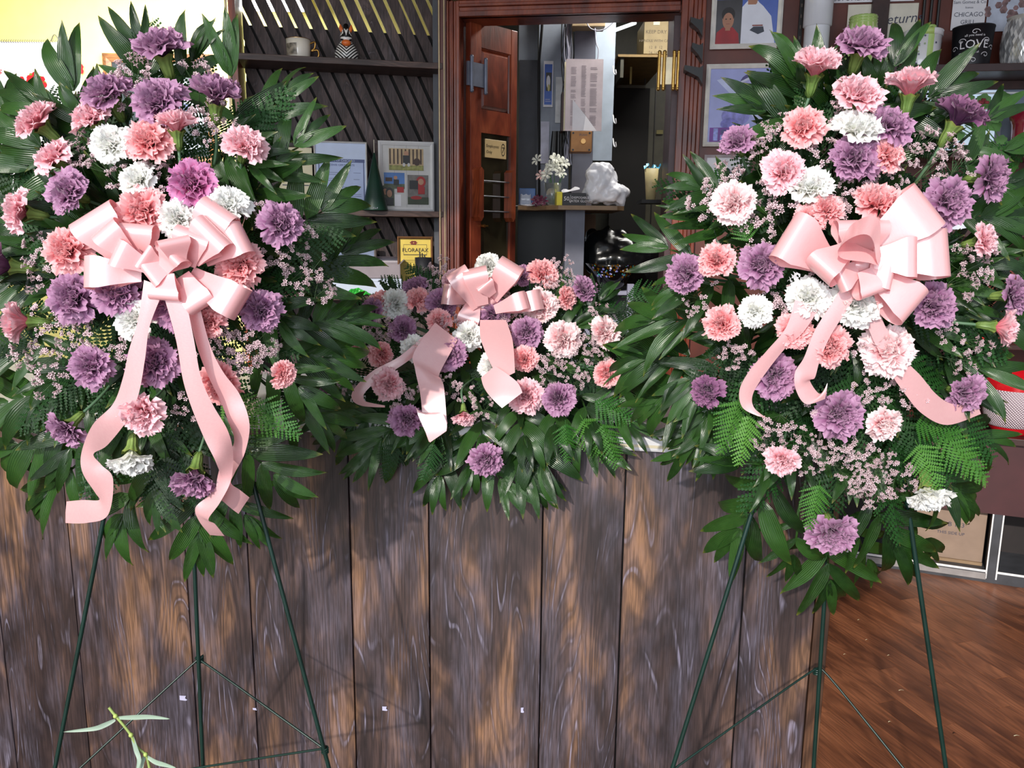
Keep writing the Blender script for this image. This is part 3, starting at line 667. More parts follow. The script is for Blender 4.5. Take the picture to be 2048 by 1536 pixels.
def sw(rt,a,b,z0,z1,y):
    c = ((a+b)/2+.01,(z0+z1)/2)
    MB().tube([(c[0],y,c[1]),(c[0],y-.02,c[1])],[.016,.014],14).build('knob', mat('knob_gold',(230,180,110),.3,.3), rt, None, True)
    for u in (.12,.88):
        for v in (.1,.9): MB().tube([(a+(b-a)*u,y,z0+(z1-z0)*v),(a+(b-a)*u,y-.003,z0+(z1-z0)*v)],.006,8).build('screw', black, rt)
    MB().text('PUSH',.018,c[0],y,c[1]+.03,0).build('lettering', ink, rt)
flat('switch_box','square brass coloured metal box with round knob under the price sheet','switch',(1141,262,1184,304),4.70,.10,mat('box_brass',(150,104,58),.4,.4,var=.12),sw,bev=.004)
def bx(rt,a,b,z0,z1,y): MB().box(b-.07,b-.03,y-.004,y,z0+.04,z0+.055).build('indicator', black, rt)
flat('beige_control_box','beige control box mounted high above the price sheet','box',(1144,29,1211,53),4.75,.12,mat('beige',(186,164,130),.5,var=.04),bx,bev=.004)
# cables
cb = root('cable_bundle',at(1133,120,4.8),'tangle of black and grey cables running down beside the column','cables')
for i in range(9):
    x = 1126+i*2.2; pts = [at(x+R.uniform(-5,5), y_, 4.80+R.uniform(-.02,.02)) for y_ in (28,70,110,150,200,262,300,330)]
    MB().tube([Vector(p) for p in crv([tuple(p) for p in pts],4)], R.choice((.003,.004,.006)), 6).build('cable', R.choice((black,grey,steel)), cb, None, True)
for pts in (((1168,30),(1180,56),(1205,60),(1228,42),(1232,28)),((1190,56),(1192,85),(1197,100),(1195,120))):
    MB().tube([Vector(p) for p in crv([tuple(at(x,y,4.74)) for x,y in pts],5)], .003, 6).build('cable', grey, cb, None, True)
MB().tube([at(1086,30,4.95),at(1081,90,4.95),at(1078,120,4.95),at(1078,400,4.95)],.008,6).build('conduit', black, cb)
def poster(rt,a,b,z0,z1,y):
    mb = MB(); W,H=b-a,z1-z0
    for k,(pl,mi) in enumerate([(rc(.1,.05,.9,.93),0),(rc(.25,.35,.85,.75),1),(el(.5,.55,.2,.14),2),(el(.55,.42,.12,.08),3),(rc(.2,.12,.8,.13),2),(rc(.2,.16,.7,.17),2)]): mb.poly([(a+W*u,y-.001-.0002*k,z0+H*v) for u,v in pl],mi)
    mb.build('print',[mat('poster_blue',(50,96,190),.4,var=.05),black,paper,mat('poster_yellow',(200,190,120),.4)],rt)
flat('blue_poster','narrow blue poster with white border on the blue grey wall','poster',(1087,122,1106,214),4.98,.004,paper,poster)
flat('pinned_note','pale leaflet pinned just right of the blue poster','paper',(1111,154,1124,246),4.98,.004,mat('leaflet',(212,214,216),.5),None)
flat('blank_sheet','plain white sheet hanging below the blue poster','paper',(1081,243,1098,327),4.97,.004,mat('sheet_lav',(200,200,220),.5),None)
bc = root('black_cloth',at(1110,262,4.9),'black cloth hanging beside the column under the price sheet','cloth')
g = [[at(1104+ (i*.4)+ j*3.2 - i*1.2*(1-j/8), 262+i*9, 4.88+.02*math.sin(j*2.0)) for j in range(9)] for i in range(9)]
MB().quadgrid(g).build('cloth', black, bc, None, True)
# high shelf objects
cbx = root('carton',at(1310,110,5.4),'tan shipping carton with printed lines on a high shelf in back room','box')
a,b,z0,z1 = wrect(1288,40,1336,108,5.35)
MB().box(a,b,5.35,5.65,z0,z1,0,.003).build('carton_body', mat('carton_tan',(160,142,104),.6,var=.07), cbx)
mb = MB(); mb.text('KEEP DRY',.03,(a+b)/2,5.349,z1-.08,0).text('HANDLE WITH CARE',.022,(a+b)/2,5.349,z1-.13,0)
for i,tx in enumerate(('12  8  12','24 16 18','36 24 36')): mb.text(tx,.024,(a+b)/2,5.349,z1-.17-.032*i,0)
mb.build('carton_print', mat('carton_ink',(90,78,60),.6), cbx)
MB().box((a+b)/2-.02,(a+b)/2+.02,5.347,5.35,z1-.03,z1).build('tape', cream, cbx)
sb = root('high_shelf',at(1280,112,5.4),'narrow yellowish shelf board holding the tan carton','shelf')
a,b,z0,z1 = wrect(1236,109,1340,114,5.3); MB().box(a,b,5.3,6.299,z0,z1).build('board', mat('shelf_ochre',(140,112,60),.5), sb)
MB().box(a+.02,a+.04,5.32,5.7,z0-.12,z0).build('bracket', olive, sb)
tl = root('ceiling_tube',at(1250,52,5.5),'thin white fluorescent tube on the dim back room ceiling','light')
MB().tube([at(1231,60,5.45),at(1270,46,5.75)],.012,8).build('tube', mat('tube_soft',(235,240,240),.4,emit=1.5,var=0), tl)
flat('yellow_ruler','thin yellow measuring strip hanging below the high shelf','ruler',(1260,122,1264,168),5.6,.004,mat('ruler_y',(170,150,80),.5))
hk = root('wall_hooks',at(1226,150,4.95),'white wire hooks along the edge of the pale board','hooks')
for y_ in (140,238,285): MB().tube([Vector(p) for p in crv([tuple(at(1226,y_-8,4.97)),tuple(at(1228,y_+6,4.95)),tuple(at(1232,y_+8,4.93)),tuple(at(1231,y_-1,4.92))],5)],.004,6).build('hook', white, hk, None, True)
flat('wall_label','small yellowish label on the olive wall panelling','label',(1313,260,1326,268),5.98,.004,mat('lab_y',(120,112,60),.5))
# worktop
wt = root('worktop',at(1190,415,4.4),'worn wooden worktop with dark underside in the back room','worktop')
pz = at(1190,412,4.3).z
cornr = [at(1035,432,4.22),at(1066,412,4.55),at(1106,416,4.22),at(1250,417,4.22)]
x0_,x1_ = at(1036,415,4.25).x, at(1250,417,4.25).x; xm = at(1105,415,4.25).x
mb = MB(); vs = [(x0_,4.32),(x0_+.09,4.42),(xm-.03,4.3),(xm+.03,4.25),(x1_-.04,4.25),(x1_,4.29),(x1_,4.85),(x0_,4.85)]
mb.faces([(x,y,pz-.022) for x,y in vs]+[(x,y,pz) for x,y in vs],[tuple(range(7,-1,-1)),tuple(range(8,16))]+[(i,(i+1)%8,8+(i+1)%8,8+i) for i in range(8)])
mb.build('top', mat('worktop_tan',(150,120,88),.5,var=.12), wt)
a,b,z0,z1 = wrect(1130,425,1168,560,4.35); MB().box(a,b,4.35,4.6,0,pz-.022).build('leg_panel', mgrey, wt)
a2,b2,_,_ = wrect(1036,425,1092,560,4.42); MB().box(a2,a,4.62,4.66,0,pz-.022).build('back_panel', mat('near_black_green',(14,18,18),.5), wt)
ob = root('upright_plank',at(1180,470,4.8),'upright ochre plank behind the grey worktop support','board')
a,b,_,_ = wrect(1168,425,1190,560,4.75); MB().box(a,b,4.75,4.78,0,pz-.03).build('plank', mat('ochre_plank',(110,74,40),.6,var=.1), ob)
# things on the worktop
def onw(px, y): return at(px, 400, y).x
bb = root('blue_tissue_box',(onw(1055,4.5),4.5,pz),'blue and white tissue box on the left end of the worktop','box')
MB().box(onw(1038,4.5),onw(1070,4.5),4.45,4.6,pz+.001,pz+.095,bev=.003).build('box', mat('box_blue',(50,92,150),.4,var=.1), bb)
mb = MB(); mb.quadgrid([[(onw(1040+3*j,4.5),4.45-.012*math.sin(i*.9)-.01*(j%2),pz+.002+.02*i+.004*math.sin(j*2)) for j in range(8)] for i in range(4)]); mb.build('plastic_wrap', mat('clear_plastic',(190,200,215),.15,var=.1), bb, None, True)
bl = root('glass_vase',(onw(1104,4.45),4.45,pz),'clear glass vase holding white lilies on the worktop','vase')
xv = onw(1105,4.42)
MB().lathe([(.001,0),(.034,0),(.037,.05),(.048,.12),(.046,.12),(.034,.05),(.03,.005),(.001,.004)], (xv,4.42,pz+.001),18).build('vase', mat('glass',(225,232,232),.05,trans=.85,var=0), bl, None, True)
fl_ = root('white_lilies',(xv,4.42,pz+.1),'bunch of white and pale pink flowers standing in the glass vase','flowers')
def simple_flower(c, d, r, m, par, name='bloom', n=6):
    mb = MB(); B = basis(Vector(c), Vector(d))
    for k in range(n):
        a = 2*PI*k/n; pts = [[B @ Vector((math.cos(a+da)*rr, math.sin(a+da)*rr, hh)) for da in (-.32*f,0,.32*f)] for rr,hh,f in ((.1*r,0,.6),(.55*r,.22*r,1.2),(.85*r,.22*r,.8),(r,.1*r,.1))]
        mb.quadgrid(pts)
    return mb.build(name, m, par, None, True)
wp = mat('petal_white',(232,232,216),.5,var=.04); pkp = mat('petal_pink_small',(236,196,190),.5)
for k in range(16):
    a = R.uniform(0,2*PI); q = R.uniform(.01,.075); c = (xv+q*math.cos(a)*1.2, 4.42+q*math.sin(a)*.7, pz+.15+R.uniform(0,.10))
    simple_flower(c,(math.cos(a)*.6,-.7,.4),.035, pkp if k in (3,) else wp, fl_)
for k in range(6): MB().tube([(xv+R.uniform(-.02,.02),4.42,pz+.01),(xv+R.uniform(-.06,.06),4.42,pz+.17)],.002,5).build('stem', mat('stem_green',(90,130,80),.5), fl_)
dk = root('dried_bloom',(onw(1078,4.35),4.35,pz),'wilted dark maroon flower lying on the worktop','flower')
for k in range(5): simple_flower((onw(1076,4.35)+.012*k-.02,4.36,pz+.02+.006*(k%3)),(R.uniform(-1,1),-1,.5),.03,mat('maroon_petal',(96,30,60),.5),dk)
# loose papers
pg = root('loose_papers',(onw(1055,4.4),4.4,pz),'loose white papers scattered at the left of the worktop','paper')
for k in range(4):
    M = Matrix.Translation((onw(1050+9*k,4.42),4.42+.01*k,pz+.002+.004*k)) @ Matrix.Rotation(R.uniform(-.6,.6),4,'Z') @ Matrix.Rotation(.08,4,'X')
    MB().box(-.05,.05,-.04,.04,0,.002).build('sheet', paper, pg, M)
gl = root('glove_box',(onw(1145,4.32),4.32,pz),'black and yellow box of latex gloves with a tissue sticking out','box')
xg0, xg1 = onw(1113,4.32), onw(1172,4.32)
MG = Matrix.Translation((xg0,4.31,pz+.001)) @ Matrix.Rotation(.06,4,'Z'); LG = xg1-xg0
MB().box(.03,LG,0,.1,0,.066,bev=.002).build('box', mat('glove_black',(24,22,24),.4), gl, MG)
MB().box(0,.03,-.001,.101,0,.07,bev=.002).build('yellow_end', mat('glove_yellow',(228,214,40),.4), gl, MG)
mb = MB(); mb.text('50',.03,.052,-.0012,.026,0).text('DISPOSABLE',.017,.125,-.0012,.036,0).text('LATEX GLOVES',.018,.128,-.0012,.018,0).box(.073,.0745,-.0014,-.0006,.014,.055); mb.build('lettering', paper, gl, MG)
mb = MB(); mb.quadgrid([[(.03+.012*j,.03+.01*i,.066+.014*math.sin(i*.8)*(1+.4*math.sin(j*1.3))+ (.02*j/8)) for j in range(9)] for i in range(4)]); mb.build('glove_tuft', paper, gl, MG, True)
# blobby bags
def bag(name,label,cat,spheres,m,parts=(),amp=.012,sc=14,vox=.012):
    mb = MB()
    for c,r in spheres: mb.ball(c,r if not isinstance(r,tuple) else r[0],*(r[1:] if isinstance(r,tuple) else ()),n=16)
    rt = root(name,(spheres[0][0][0],spheres[0][0][1],spheres[0][0][2]-.1),label,cat)
    o = mb.build('bag_body', m, rt, None, True)
    md = o.modifiers.new('r','REMESH'); md.mode='VOXEL'; md.voxel_size=vox; md.use_smooth_shade=True
    ms = o.modifiers.new('s','SMOOTH'); ms.iterations = 6; ms.factor = .6
    tx = bpy.data.textures.new('crease','CLOUDS'); tx.noise_scale = 1.0/sc; tx.noise_depth = 3
    d = o.modifiers.new('d','DISPLACE'); d.texture = tx; d.strength = amp*2.4; d.texture_coords='LOCAL'
    return rt
wbm = mat('plastic_white',(240,240,246),.28,var=.03,bump=.6,bs=22)
cB = lambda px,py,y: tuple(at(px,py,y))
bag('white_plastic_bag','knotted white plastic bag full of cuttings on the right of the worktop','bag',[(cB(1202,352,4.4),(.085,.07,.075)),(cB(1200,378,4.4),(.09,.08,.07)),(cB(1222,388,4.4),(.10,.08,.055)),(cB(1242,402,4.38),(.03,.04,.035)),(cB(1190,385,4.4),(.07,.07,.06))],wbm,amp=.018,sc=18,vox=.008)
gbm = mat('plastic_black',(14,16,18),.22,var=.1)
bag('black_rubbish_bag','large shiny black rubbish bag with gathered top behind the black bowl','bag',[(cB(1240,520,4.5),(.2,.14,.14)),(cB(1205,505,4.5),(.12,.1,.12)),(cB(1215,468,4.5),(.035,.04,.06)),(cB(1240,480,4.5),(.06,.06,.06)),(cB(1285,530,4.5),(.12,.1,.14)),(cB(1185,480,4.6),(.05,.05,.06))],gbm,amp=.02,sc=10,vox=.016)
# grey shelf frame with the glittering black bowl
sf = root('grey_rack',at(1220,600,4.2),'open grey painted rack standing under the black glittery bowl','rack')
def rail(x0,y0,x1,y1,y=4.2,t=.03):
    a,b,z0,z1 = wrect(x0,y0,x1,y1,y); MB().box(a,b,y,y+t,z0,z1,bev=.002).build('rail', mat('rack_grey',(150,150,172),.5,var=.05), sf)
rail(1170,560,1182,660); rail(1254,568,1267,650); rail(1182,582,1254,590); rail(1182,640,1254,648)
a,b,z0,z1 = wrect(1170,568,1267,655,4.2)
MB().box(a,b,4.235,4.45,z0+.0,z0+.02).build('tray', mat('rack_grey',(150,150,172),.5), sf); MB().box(a,b,4.235,4.45,z1-.06,z1-.04).build('tray', mat('rack_grey',(150,150,172),.5), sf)
MB().box(a,b,4.45,4.46,z0,z1-.04).build('back_sheet', mat('rack_back',(96,92,98),.5), sf)
MB().box(a,a+.03,4.2,4.23,0,z0+.05).build('leg', mat('rack_grey',(150,150,172),.5), sf); MB().box(b-.03,b,4.2,4.23,0,z0+.05).build('leg', mat('rack_grey',(150,150,172),.5), sf)
cbw = at(1224,552,4.3); zr = at(1224,527,4.3).z; zb_ = at(1224,578,4.3).z; rb = (at(1278,527,4.3)-at(1170,527,4.3)).length/2
bw_ = root('glitter_bowl',(cbw.x,4.3,zb_),'wide black bowl with gold and iridescent flecks on the grey rack','bowl')
H = zr-zb_
MB().lathe([(.001,0),(rb*.28,0),(rb*.42,H*.12),(rb*.62,H*.4),(rb*.86,H*.8),(rb,H),(rb*.97,H),(rb*.8,H*.78),(rb*.3,H*.1),(.001,H*.08)],(cbw.x,4.3,zb_),28).build('bowl', mat('gloss_black',(10,10,12),.08,coat=.8), bw_, None, True)
fm = [mat('fleck_gold',(220,160,40),.2,.9),mat('fleck_white',(230,230,240),.2),mat('fleck_teal',(90,200,190),.2,.4),mat('fleck_lilac',(150,150,230),.2,.3)]
mb = MB()
for k in range(170):
    a = math.radians(R.uniform(212,328)); t = R.uniform(.55,.99); rr = rb*(.62+.36*(t-.45)/.55)*1.012; zz = H*(.4+.6*(t-.45)/.55)
    if R.random() > .35+abs(math.cos(a))*0+.6*(t-.4): continue
    c = Vector((cbw.x+rr*math.cos(a),4.3+rr*math.sin(a),zb_+zz)); s_ = R.uniform(.003,.008)
    B = basis(c, Vector((math.cos(a),math.sin(a),-.5)))
    mb.poly([B @ Vector((s_*math.cos(q*1.26)*R.uniform(.6,1.3),s_*math.sin(q*1.26),.001)) for q in range(5)], R.choice((0,0,0,1,2,3)))
mb.build('flecks', fm, bw_)['kind'] = 'stuff'
# hanging cream cup, chair back
hc_ = root('cream_cup',at(1300,400,4.6),'cream paper cup holding crinkled blue film by the right door post','cup')
c = at(1301,400,4.6); MB().lathe([(.001,0),(.026,0),(.040,.17),(.038,.17),(.024,.003),(.001,.003)],(c.x,4.6,c.z),18).build('cup', mat('cup_cream',(206,190,140),.5), hc_, None, True)
mb = MB()
for k in range(7): mb.quadgrid([[(c.x-.045+.013*k,4.58+.01*j,c.z+.165+.012*math.sin(k*1.7)+.01*j),(c.x-.03+.013*k,4.58+.01*j,c.z+.175+.015*math.sin(k*2.3)+.006*j)] for j in range(3)])
mb.build('blue_film', mat('film_blue',(60,140,170),.2,.4,var=.3,vs=50), hc_)
# a ledge that holds the cup
lg = root('cup_ledge',(c.x,4.6,c.z),'small dark ledge under the cream paper cup','shelf'); MB().box(c.x-.06,c.x+.12,4.53,4.7,c.z-.02,c.z-.001).build('board', black, lg); MB().box(c.x+.08,c.x+.11,4.6,4.68,0,c.z-.02).build('post', black, lg)
ch = root('office_chair',at(1030,560,4.0),'grey rounded chair back peeking above the flowers left of worktop support','chair')
c = at(1020,575,4.0)
g = [[(c.x+.10*math.cos(t)*rr+.0, 4.0+.03*math.sin(t)+yy, c.z-.3+.36*math.sin(t)*rr**.3+.02*0) for t in [PI*i/16 for i in range(17)]] for rr,yy in ((.9,-.0),(1.0,.01),(1.0,.04),(.9,.05))]
MB().quadgrid(g).build('backrest', mat('chair_grey',(84,88,92),.7), ch, None, True)
MB().box(c.x-.09,c.x+.09,4.0,4.05,c.z-.6,c.z-.28,bev=.01).build('back_pad', mat('chair_grey',(84,88,92),.7), ch)
MB().tube([(c.x,4.02,c.z-.58),(c.x,4.02,.0)],.02,8).build('post', steel, ch)
# ================================================================== right wall: frames, strips, shelves
def dwr(x0,y0,x1,y1,y=0): return rect(DW,x0,y0,x1,y1,y)
def strip(px, label, arms=()):
    a = DW.px(px,100,-.012)[0]; rt = root('shelf_standard',(0,0,0),label,'bracket strip',M=mloc(DW,a,-.01,.4))
    MB().box(a-.008,a+.008,-.016,-.002,.3,2.95).build('channel', black, rt, DW.M)
    mb = MB()
    for i in range(56): z = .4+i*.045; mb.box(a-.003,a+.003,-.0168,-.016,z,z+.014)
    mb.build('slots', mat('slot_grey',(96,84,76),.6), rt, DW.M)
    for (x,y) in arms:
        s,z = DW.px(x,y,-.02); s1 = DW.px(px,y,-.02)[0]
        mb = MB(); mb.prism([(s1+.006,z-.05),(s1+.006,z+.03),(s1-.01,z+.02),(s-.0,z+.032),(s,z+.012),(s1-.012,z-.02)],-.10,-.012); mb.build('bracket_arm', black, rt, DW.M)
    return rt
strip(1400,'black slotted shelf strip with three bracket arms beside the door casing',((1378,58),(1381,108),(1366,152)))
strip(1597,'plain black slotted shelf strip left of the white pipe',())
skin = mat('skin_tone',(176,124,98),.45,var=.05); hair = mat('hair_print',(28,20,20),.4); shirt = mat('shirt_white',(226,228,240),.45,var=.03)
def boy(mb,W,H,bw):
    sh = [(rc(0,0,1,1),0),
     ([(.30,0),(.98,0),(.9,.32),(.76,.44),(.63,.52),(.5,.50),(.38,.40)],2),(el(.59,.68,.17,.20),1),(rc(.51,.46,.66,.58),1),([(.5,.46),(.585,.40),(.68,.5),(.71,.44),(.60,.33),(.45,.42)],2),
     (el(.59,.80,.19,.13,18,0,180),3),(rc(.55,.585,.64,.595),8),(el(.53,.71,.025,.012),3),(el(.65,.71,.025,.012),3),(el(.59,.645,.03,.015),8),
     ([(.56,.16),(.62,.20),(.78,.20),(.80,.14),(.7,.11)],6),(rc(.60,.205,.77,.222),8),
     (rc(0,0,.42,.52),4),([(.0,0),(.02,.14),(.12,.2),(.28,.2),(.38,.12),(.40,0)],5),(el(.20,.29,.095,.115),1),(rc(.16,.16,.24,.22),1),(el(.20,.35,.11,.085),3),(el(.20,.28,.085,.09),1),(el(.165,.295,.012,.008),3),(el(.235,.295,.012,.008),3),(rc(.17,.235,.23,.242),8)]
    P(mb,W,H,bw,sh); return [mat('photo_blue_bg',(82,108,190),.3,var=.1,vs=6,coat=.4),skin,shirt,hair,mat('photo_dark_bg',(58,56,60),.3,var=.2,vs=8,coat=.4),mat('shirt_red',(158,28,36),.4),mat('crest_dark',(60,66,80),.4),white,mat('lip_print',(150,84,78),.4)]
frame('portrait_frame','silver framed portrait of a boy in white shirt with small inset photo in front','' and None or DW,(1424,-95,1567,98),-.014,.022,silver,boy)
def baby(mb,W,H,bw):
    sh = [(rc(0,0,1,1),0),([(.1,.85),(.25,.88),(.95,.30),(.95,.12)],1),(el(.62,.80,.16,.13),3),(el(.62,.755,.145,.125),2),([(.47,.80),(.62,.86),(.77,.80),(.77,.83),(.62,.895),(.47,.83)],4),(el(.565,.745,.02,.01),3),(el(.675,.745,.02,.01),3),
      (el(.52,.50,.2,.16),5),(el(.42,.36,.22,.14),6),(el(.40,.56,.1,.06),2),(el(.62,.44,.08,.05),2),(el(.33,.25,.14,.08),5),
      (rc(.03,.0,.42,.2),7),(rc(.09,.02,.16,.19),8),(el(.25,.14,.05,.035),3),(rc(.2,.02,.3,.1),8)]
    P(mb,W,H,bw,sh); return [mat('photo_lilac',(158,164,220),.3,var=.1,vs=7,coat=.4),mat('photo_lilac_l',(196,204,240),.3),mat('baby_skin',(176,172,226),.4),mat('baby_hair',(74,66,130),.4),mat('headband',(220,222,245),.4),mat('dress_b',(120,118,200),.4,var=.2,vs=40),mat('dress_c',(140,140,214),.4,var=.2,vs=40),mat('photo_violet',(112,50,150),.4,var=.1),mat('photo_ltb',(150,160,230),.4,var=.2,vs=60)]
frame('baby_photo_frame','silver framed lilac tinted baby photo partly covered by palm leaf tips', DW,(1409,128,1557,293),-.014,.020,silver,baby)
def small(mb,W,H,bw):
    P(mb,W,H,bw,[(rc(0,0,1,1),0),(el(.4,.7,.2,.12),1),(el(.4,.7,.15,.08),0),(rc(.1,.2,.8,.22),1),(rc(.1,.3,.7,.32),1),(rc(.1,.4,.8,.42),1)]); return [paper,ink]
frame('white_note_frame','white bordered print with dark emblem below the baby photo frame', DW,(1406,310,1500,420),-.012,.012,mat('frame_mauve',(196,186,190),.4),small)
# white pipe
pc_ = DW.px(1634,60,-.08); rt = root('white_pipe',(0,0,0),'glossy white vertical pipe with collar between the photo frames and jar','pipe',M=mloc(DW,pc_[0],-.08,0))
rad = (DW.px(1661,60,-.08)[0]-DW.px(1607,60,-.08)[0])/2; zc_ = DW.px(1634,46,-.14)[1]; zfl = .0
MB().lathe([(rad*.94,0),(rad*.94,zc_)],(0,0,0),24).build('pipe', mat('pipe_white',(222,224,232),.25,coat=.4,var=.02), rt, mloc(DW,pc_[0],-.08,0), True)
MB().lathe([(rad*.94,zc_-.004),(rad*1.06,zc_),(rad*1.06,2.95),(rad*.9,2.95)],(0,0,0),24).build('upper_pipe', mat('pipe_white',(222,224,232),.25), rt, mloc(DW,pc_[0],-.08,0), True)
# wall shelf run
ys = -.26
zA = DW.px(1900,128,ys)[1]; s_l = DW.px(1672,100,-.0)[0]
wsu = root('wall_shelving',(0,0,0),'dark brown wall shelving holding pots at the right edge','shelving',M=mloc(DW,s_l,-.13,zA))
s_r = rend-.05
def shelfb(z, th=.03, m=None, y0=ys): MB().box(s_l,s_r,y0,-.001,z-th,z,bev=.002).build('shelf_board', m or shelfwood_d, wsu, DW.M)
shelfwood_d = mat('shelf_dark',(62,40,38),.35,var=.12,vs=10)
shelfb(zA)
zBt = DW.px(1960,300,ys)[1]; shelfb(zBt, .03)
zCt = DW.px(1990,460,ys)[1]; shelfb(zCt,.03)
zDt = DW.px(2000,690,ys)[1]; shelfb(zDt,.02)
nz1 = DW.px(1960,180,-.02)[1]
MB().box(s_l,s_r,-.03,-.002,nz1,zA-.03).build('back_strip', darkwood, wsu, DW.M)
for px_ in (1745,): 
    a = DW.px(px_,60,-.02)[0]; MB().box(a-.01,a+.06,-.03,-.001,zA,2.9).build('upright', darkwood, wsu, DW.M)
a = DW.px(1845,60,-.02)[0]
for d_ in (0,.03,.06): MB().tube([DW.M.inverted()@(DW.M@Vector((a+d_,-.012,zA))) ,Vector((a+d_,-.012,2.9))],.006,6).build('cable_channel', black, wsu, DW.M)
# display window niche: pane with its brightness emitted by the material, with geraniums
a,b,z0,z1 = dwr(1850,178,2060,300,-.02); b = s_r
nz0 = zBt
wn = tag(root('window_1',(0,0,0),None,None,M=mloc(DW,a,-.02,nz0)),None,None,None,'structure')
MB().box(a,b,-.012,-.004,nz0,nz1).build('window_pane', mat('window_sky',(205,222,246),.3,emit=.55,var=.12,vs=3), wn, DW.M)
for px_ in (1996,2001): 
    q = DW.px(px_,240,-.02)[0]; MB().box(q-.006,q+.006,-.02,-.0125,nz0,nz1).build('window_bar', grey, wn, DW.M)
q = DW.px(2003,240,-.02)[0]; MB().box(q,b,-.016,-.0125,nz0,nz1).build('grey_blind', mat('blind_grey',(120,132,150),.5,var=.05), wn, DW.M)
q = DW.px(1990,186,-.02); MB().box(a,b,-.018,-.0125,q[1]-.004,q[1]+.004).build('window_bar', white, wn, DW.M)
gf = root('potted_geranium',(0,0,0),'leafy geranium with dull red flowers in front of the bright niche window','plant',M=mloc(DW,a+.3,-.1,nz0))
lgm = mat('geranium_leaf',(110,160,90),.4,var=.25,vs=12)
for k in range(26):
    x = DW.px(R.uniform(1885,2010),240,-.1)[0]; z = nz0+R.uniform(.02,nz1-nz0-.04)
    B = basis(Vector((x,-.1+R.uniform(-.03,.03),z)),Vector((R.uniform(-.5,.5),-1,R.uniform(-.2,.6)))); r0 = R.uniform(.02,.034)
    mb = MB(); n=14; mb.poly([B @ Vector((r0*(1+.13*math.cos(5*t*2*PI/n))*math.cos(t*2*PI/n), r0*(1+.13*math.cos(5*t*2*PI/n))*math.sin(t*2*PI/n), 0)) for t in range(n)]); mb.build('leaf', lgm, gf, DW.M)
rdm = mat('geranium_red',(150,60,66),.5,var=.2)
for k in range(7):
    x = DW.px((1893,1905,1915,1975,1990,1962,1900)[k],240,-.13)[0]; z = nz0+(nz1-nz0)*(.9,.8,.95,.5,.62,.75,.7)[k]
    o = None; mb = MB()
    for q in range(9): mb.ball((x+R.uniform(-.018,.018),-.13+R.uniform(-.01,.01),z+R.uniform(-.014,.014)),.007,n=6)
    mb.build('flower_head', rdm, gf, DW.M)
for k in range(6):
    x = DW.px(1895+18*k,240,-.1)[0]; MB().tube([(a+.32,-.1,nz0+.001),(x,-.1,nz0+.12)],.0025,5).build('stem', lgm, gf, DW.M)
# jar, dotted pot, LOVE pot, mosaic pot, on the top shelf
def ppot(name,label,pxc,pxw,ytop,yy,m_fn,cat='pot'):
    s,_ = DW.px(pxc,100,yy); r = (DW.px(pxc+pxw/2,100,yy)[0]-DW.px(pxc-pxw/2,100,yy)[0])/2; h = DW.px(pxc,ytop,yy-r*.9)[1]-zA
    M = mloc(DW,s,yy,zA+.0005); rt = root(name,(0,0,0),label,cat,M=M); m_fn(rt,M,r,h); return rt
lime = mat('lime_glaze',(176,206,120),.2,var=.08,coat=.5); glaze = mat('white_glaze',(234,234,238),.2,var=.03,coat=.5)
def stripe_mat(name, c1, c2, n, duty):
    m,t,b = base(name); tc = t.add('ShaderNodeTexCoord').outputs['Object']; sp = t.add('ShaderNodeSeparateXYZ'); t.link(tc,sp.inputs[0])
    an = t.math('ARCTAN2', sp.outputs[1], sp.outputs[0]); f = t.math('SINE', t.math('MULTIPLY', an, float(n)))
    t.link(t.ramp(f,[(max(0,duty-.05),lin(c1)),(duty,lin(c2))]), b.inputs['Base Color']); b.inputs['Roughness'].default_value=.2; b.inputs['Coat Weight'].default_value=.5; return m
def jar(rt,M,r,h):
    MB().lathe([(.001,0),(r*1.06,0),(r*1.1,.01),(r*1.1,h*.45),(r*1.0,h*.7),(r*.93,h*.84),(r*.9,h*.86),(r*.9,h),(r*.85,h),(r*.82,h*.6),(.001,h*.55)],n=32).build('jar_body', stripe_mat('jar_stripe',(176,206,120),(216,226,170),16,.6), rt, M, True)
    for q in (.87,.92,.97): MB().lathe([(r*.9,h*q-.004),(r*.945,h*q),(r*.9,h*q+.004)],n=32).build('thread_ring', lime, rt, M, True)
    mb = MB()
    for k in range(22):
        a = 2*PI*k/22; da = .11; rr = r*1.045
        mb.faces([(rr*.97*math.cos(a-da),rr*.97*math.sin(a-da),h*.58),(rr*.97*math.cos(a+da),rr*.97*math.sin(a+da),h*.58),(r*.965*math.cos(a),r*.965*math.sin(a),h*.79),(rr*1.05*math.cos(a),rr*1.05*math.sin(a),h*.56)],[(0,3,2),(3,1,2)])
    mb.build('pointed_relief', glaze, rt, M)
ppot('green_jar','lime green ribbed jar half hidden behind top purple carnation at right','' and 0 or 1722,60,27,-.15,jar,'jar')
dots = [mat('dot_'+n,c,.3) for n,c in (('red',(190,70,60)),('slate',(110,116,130)),('sage',(150,170,130)),('navy',(70,72,100)))]
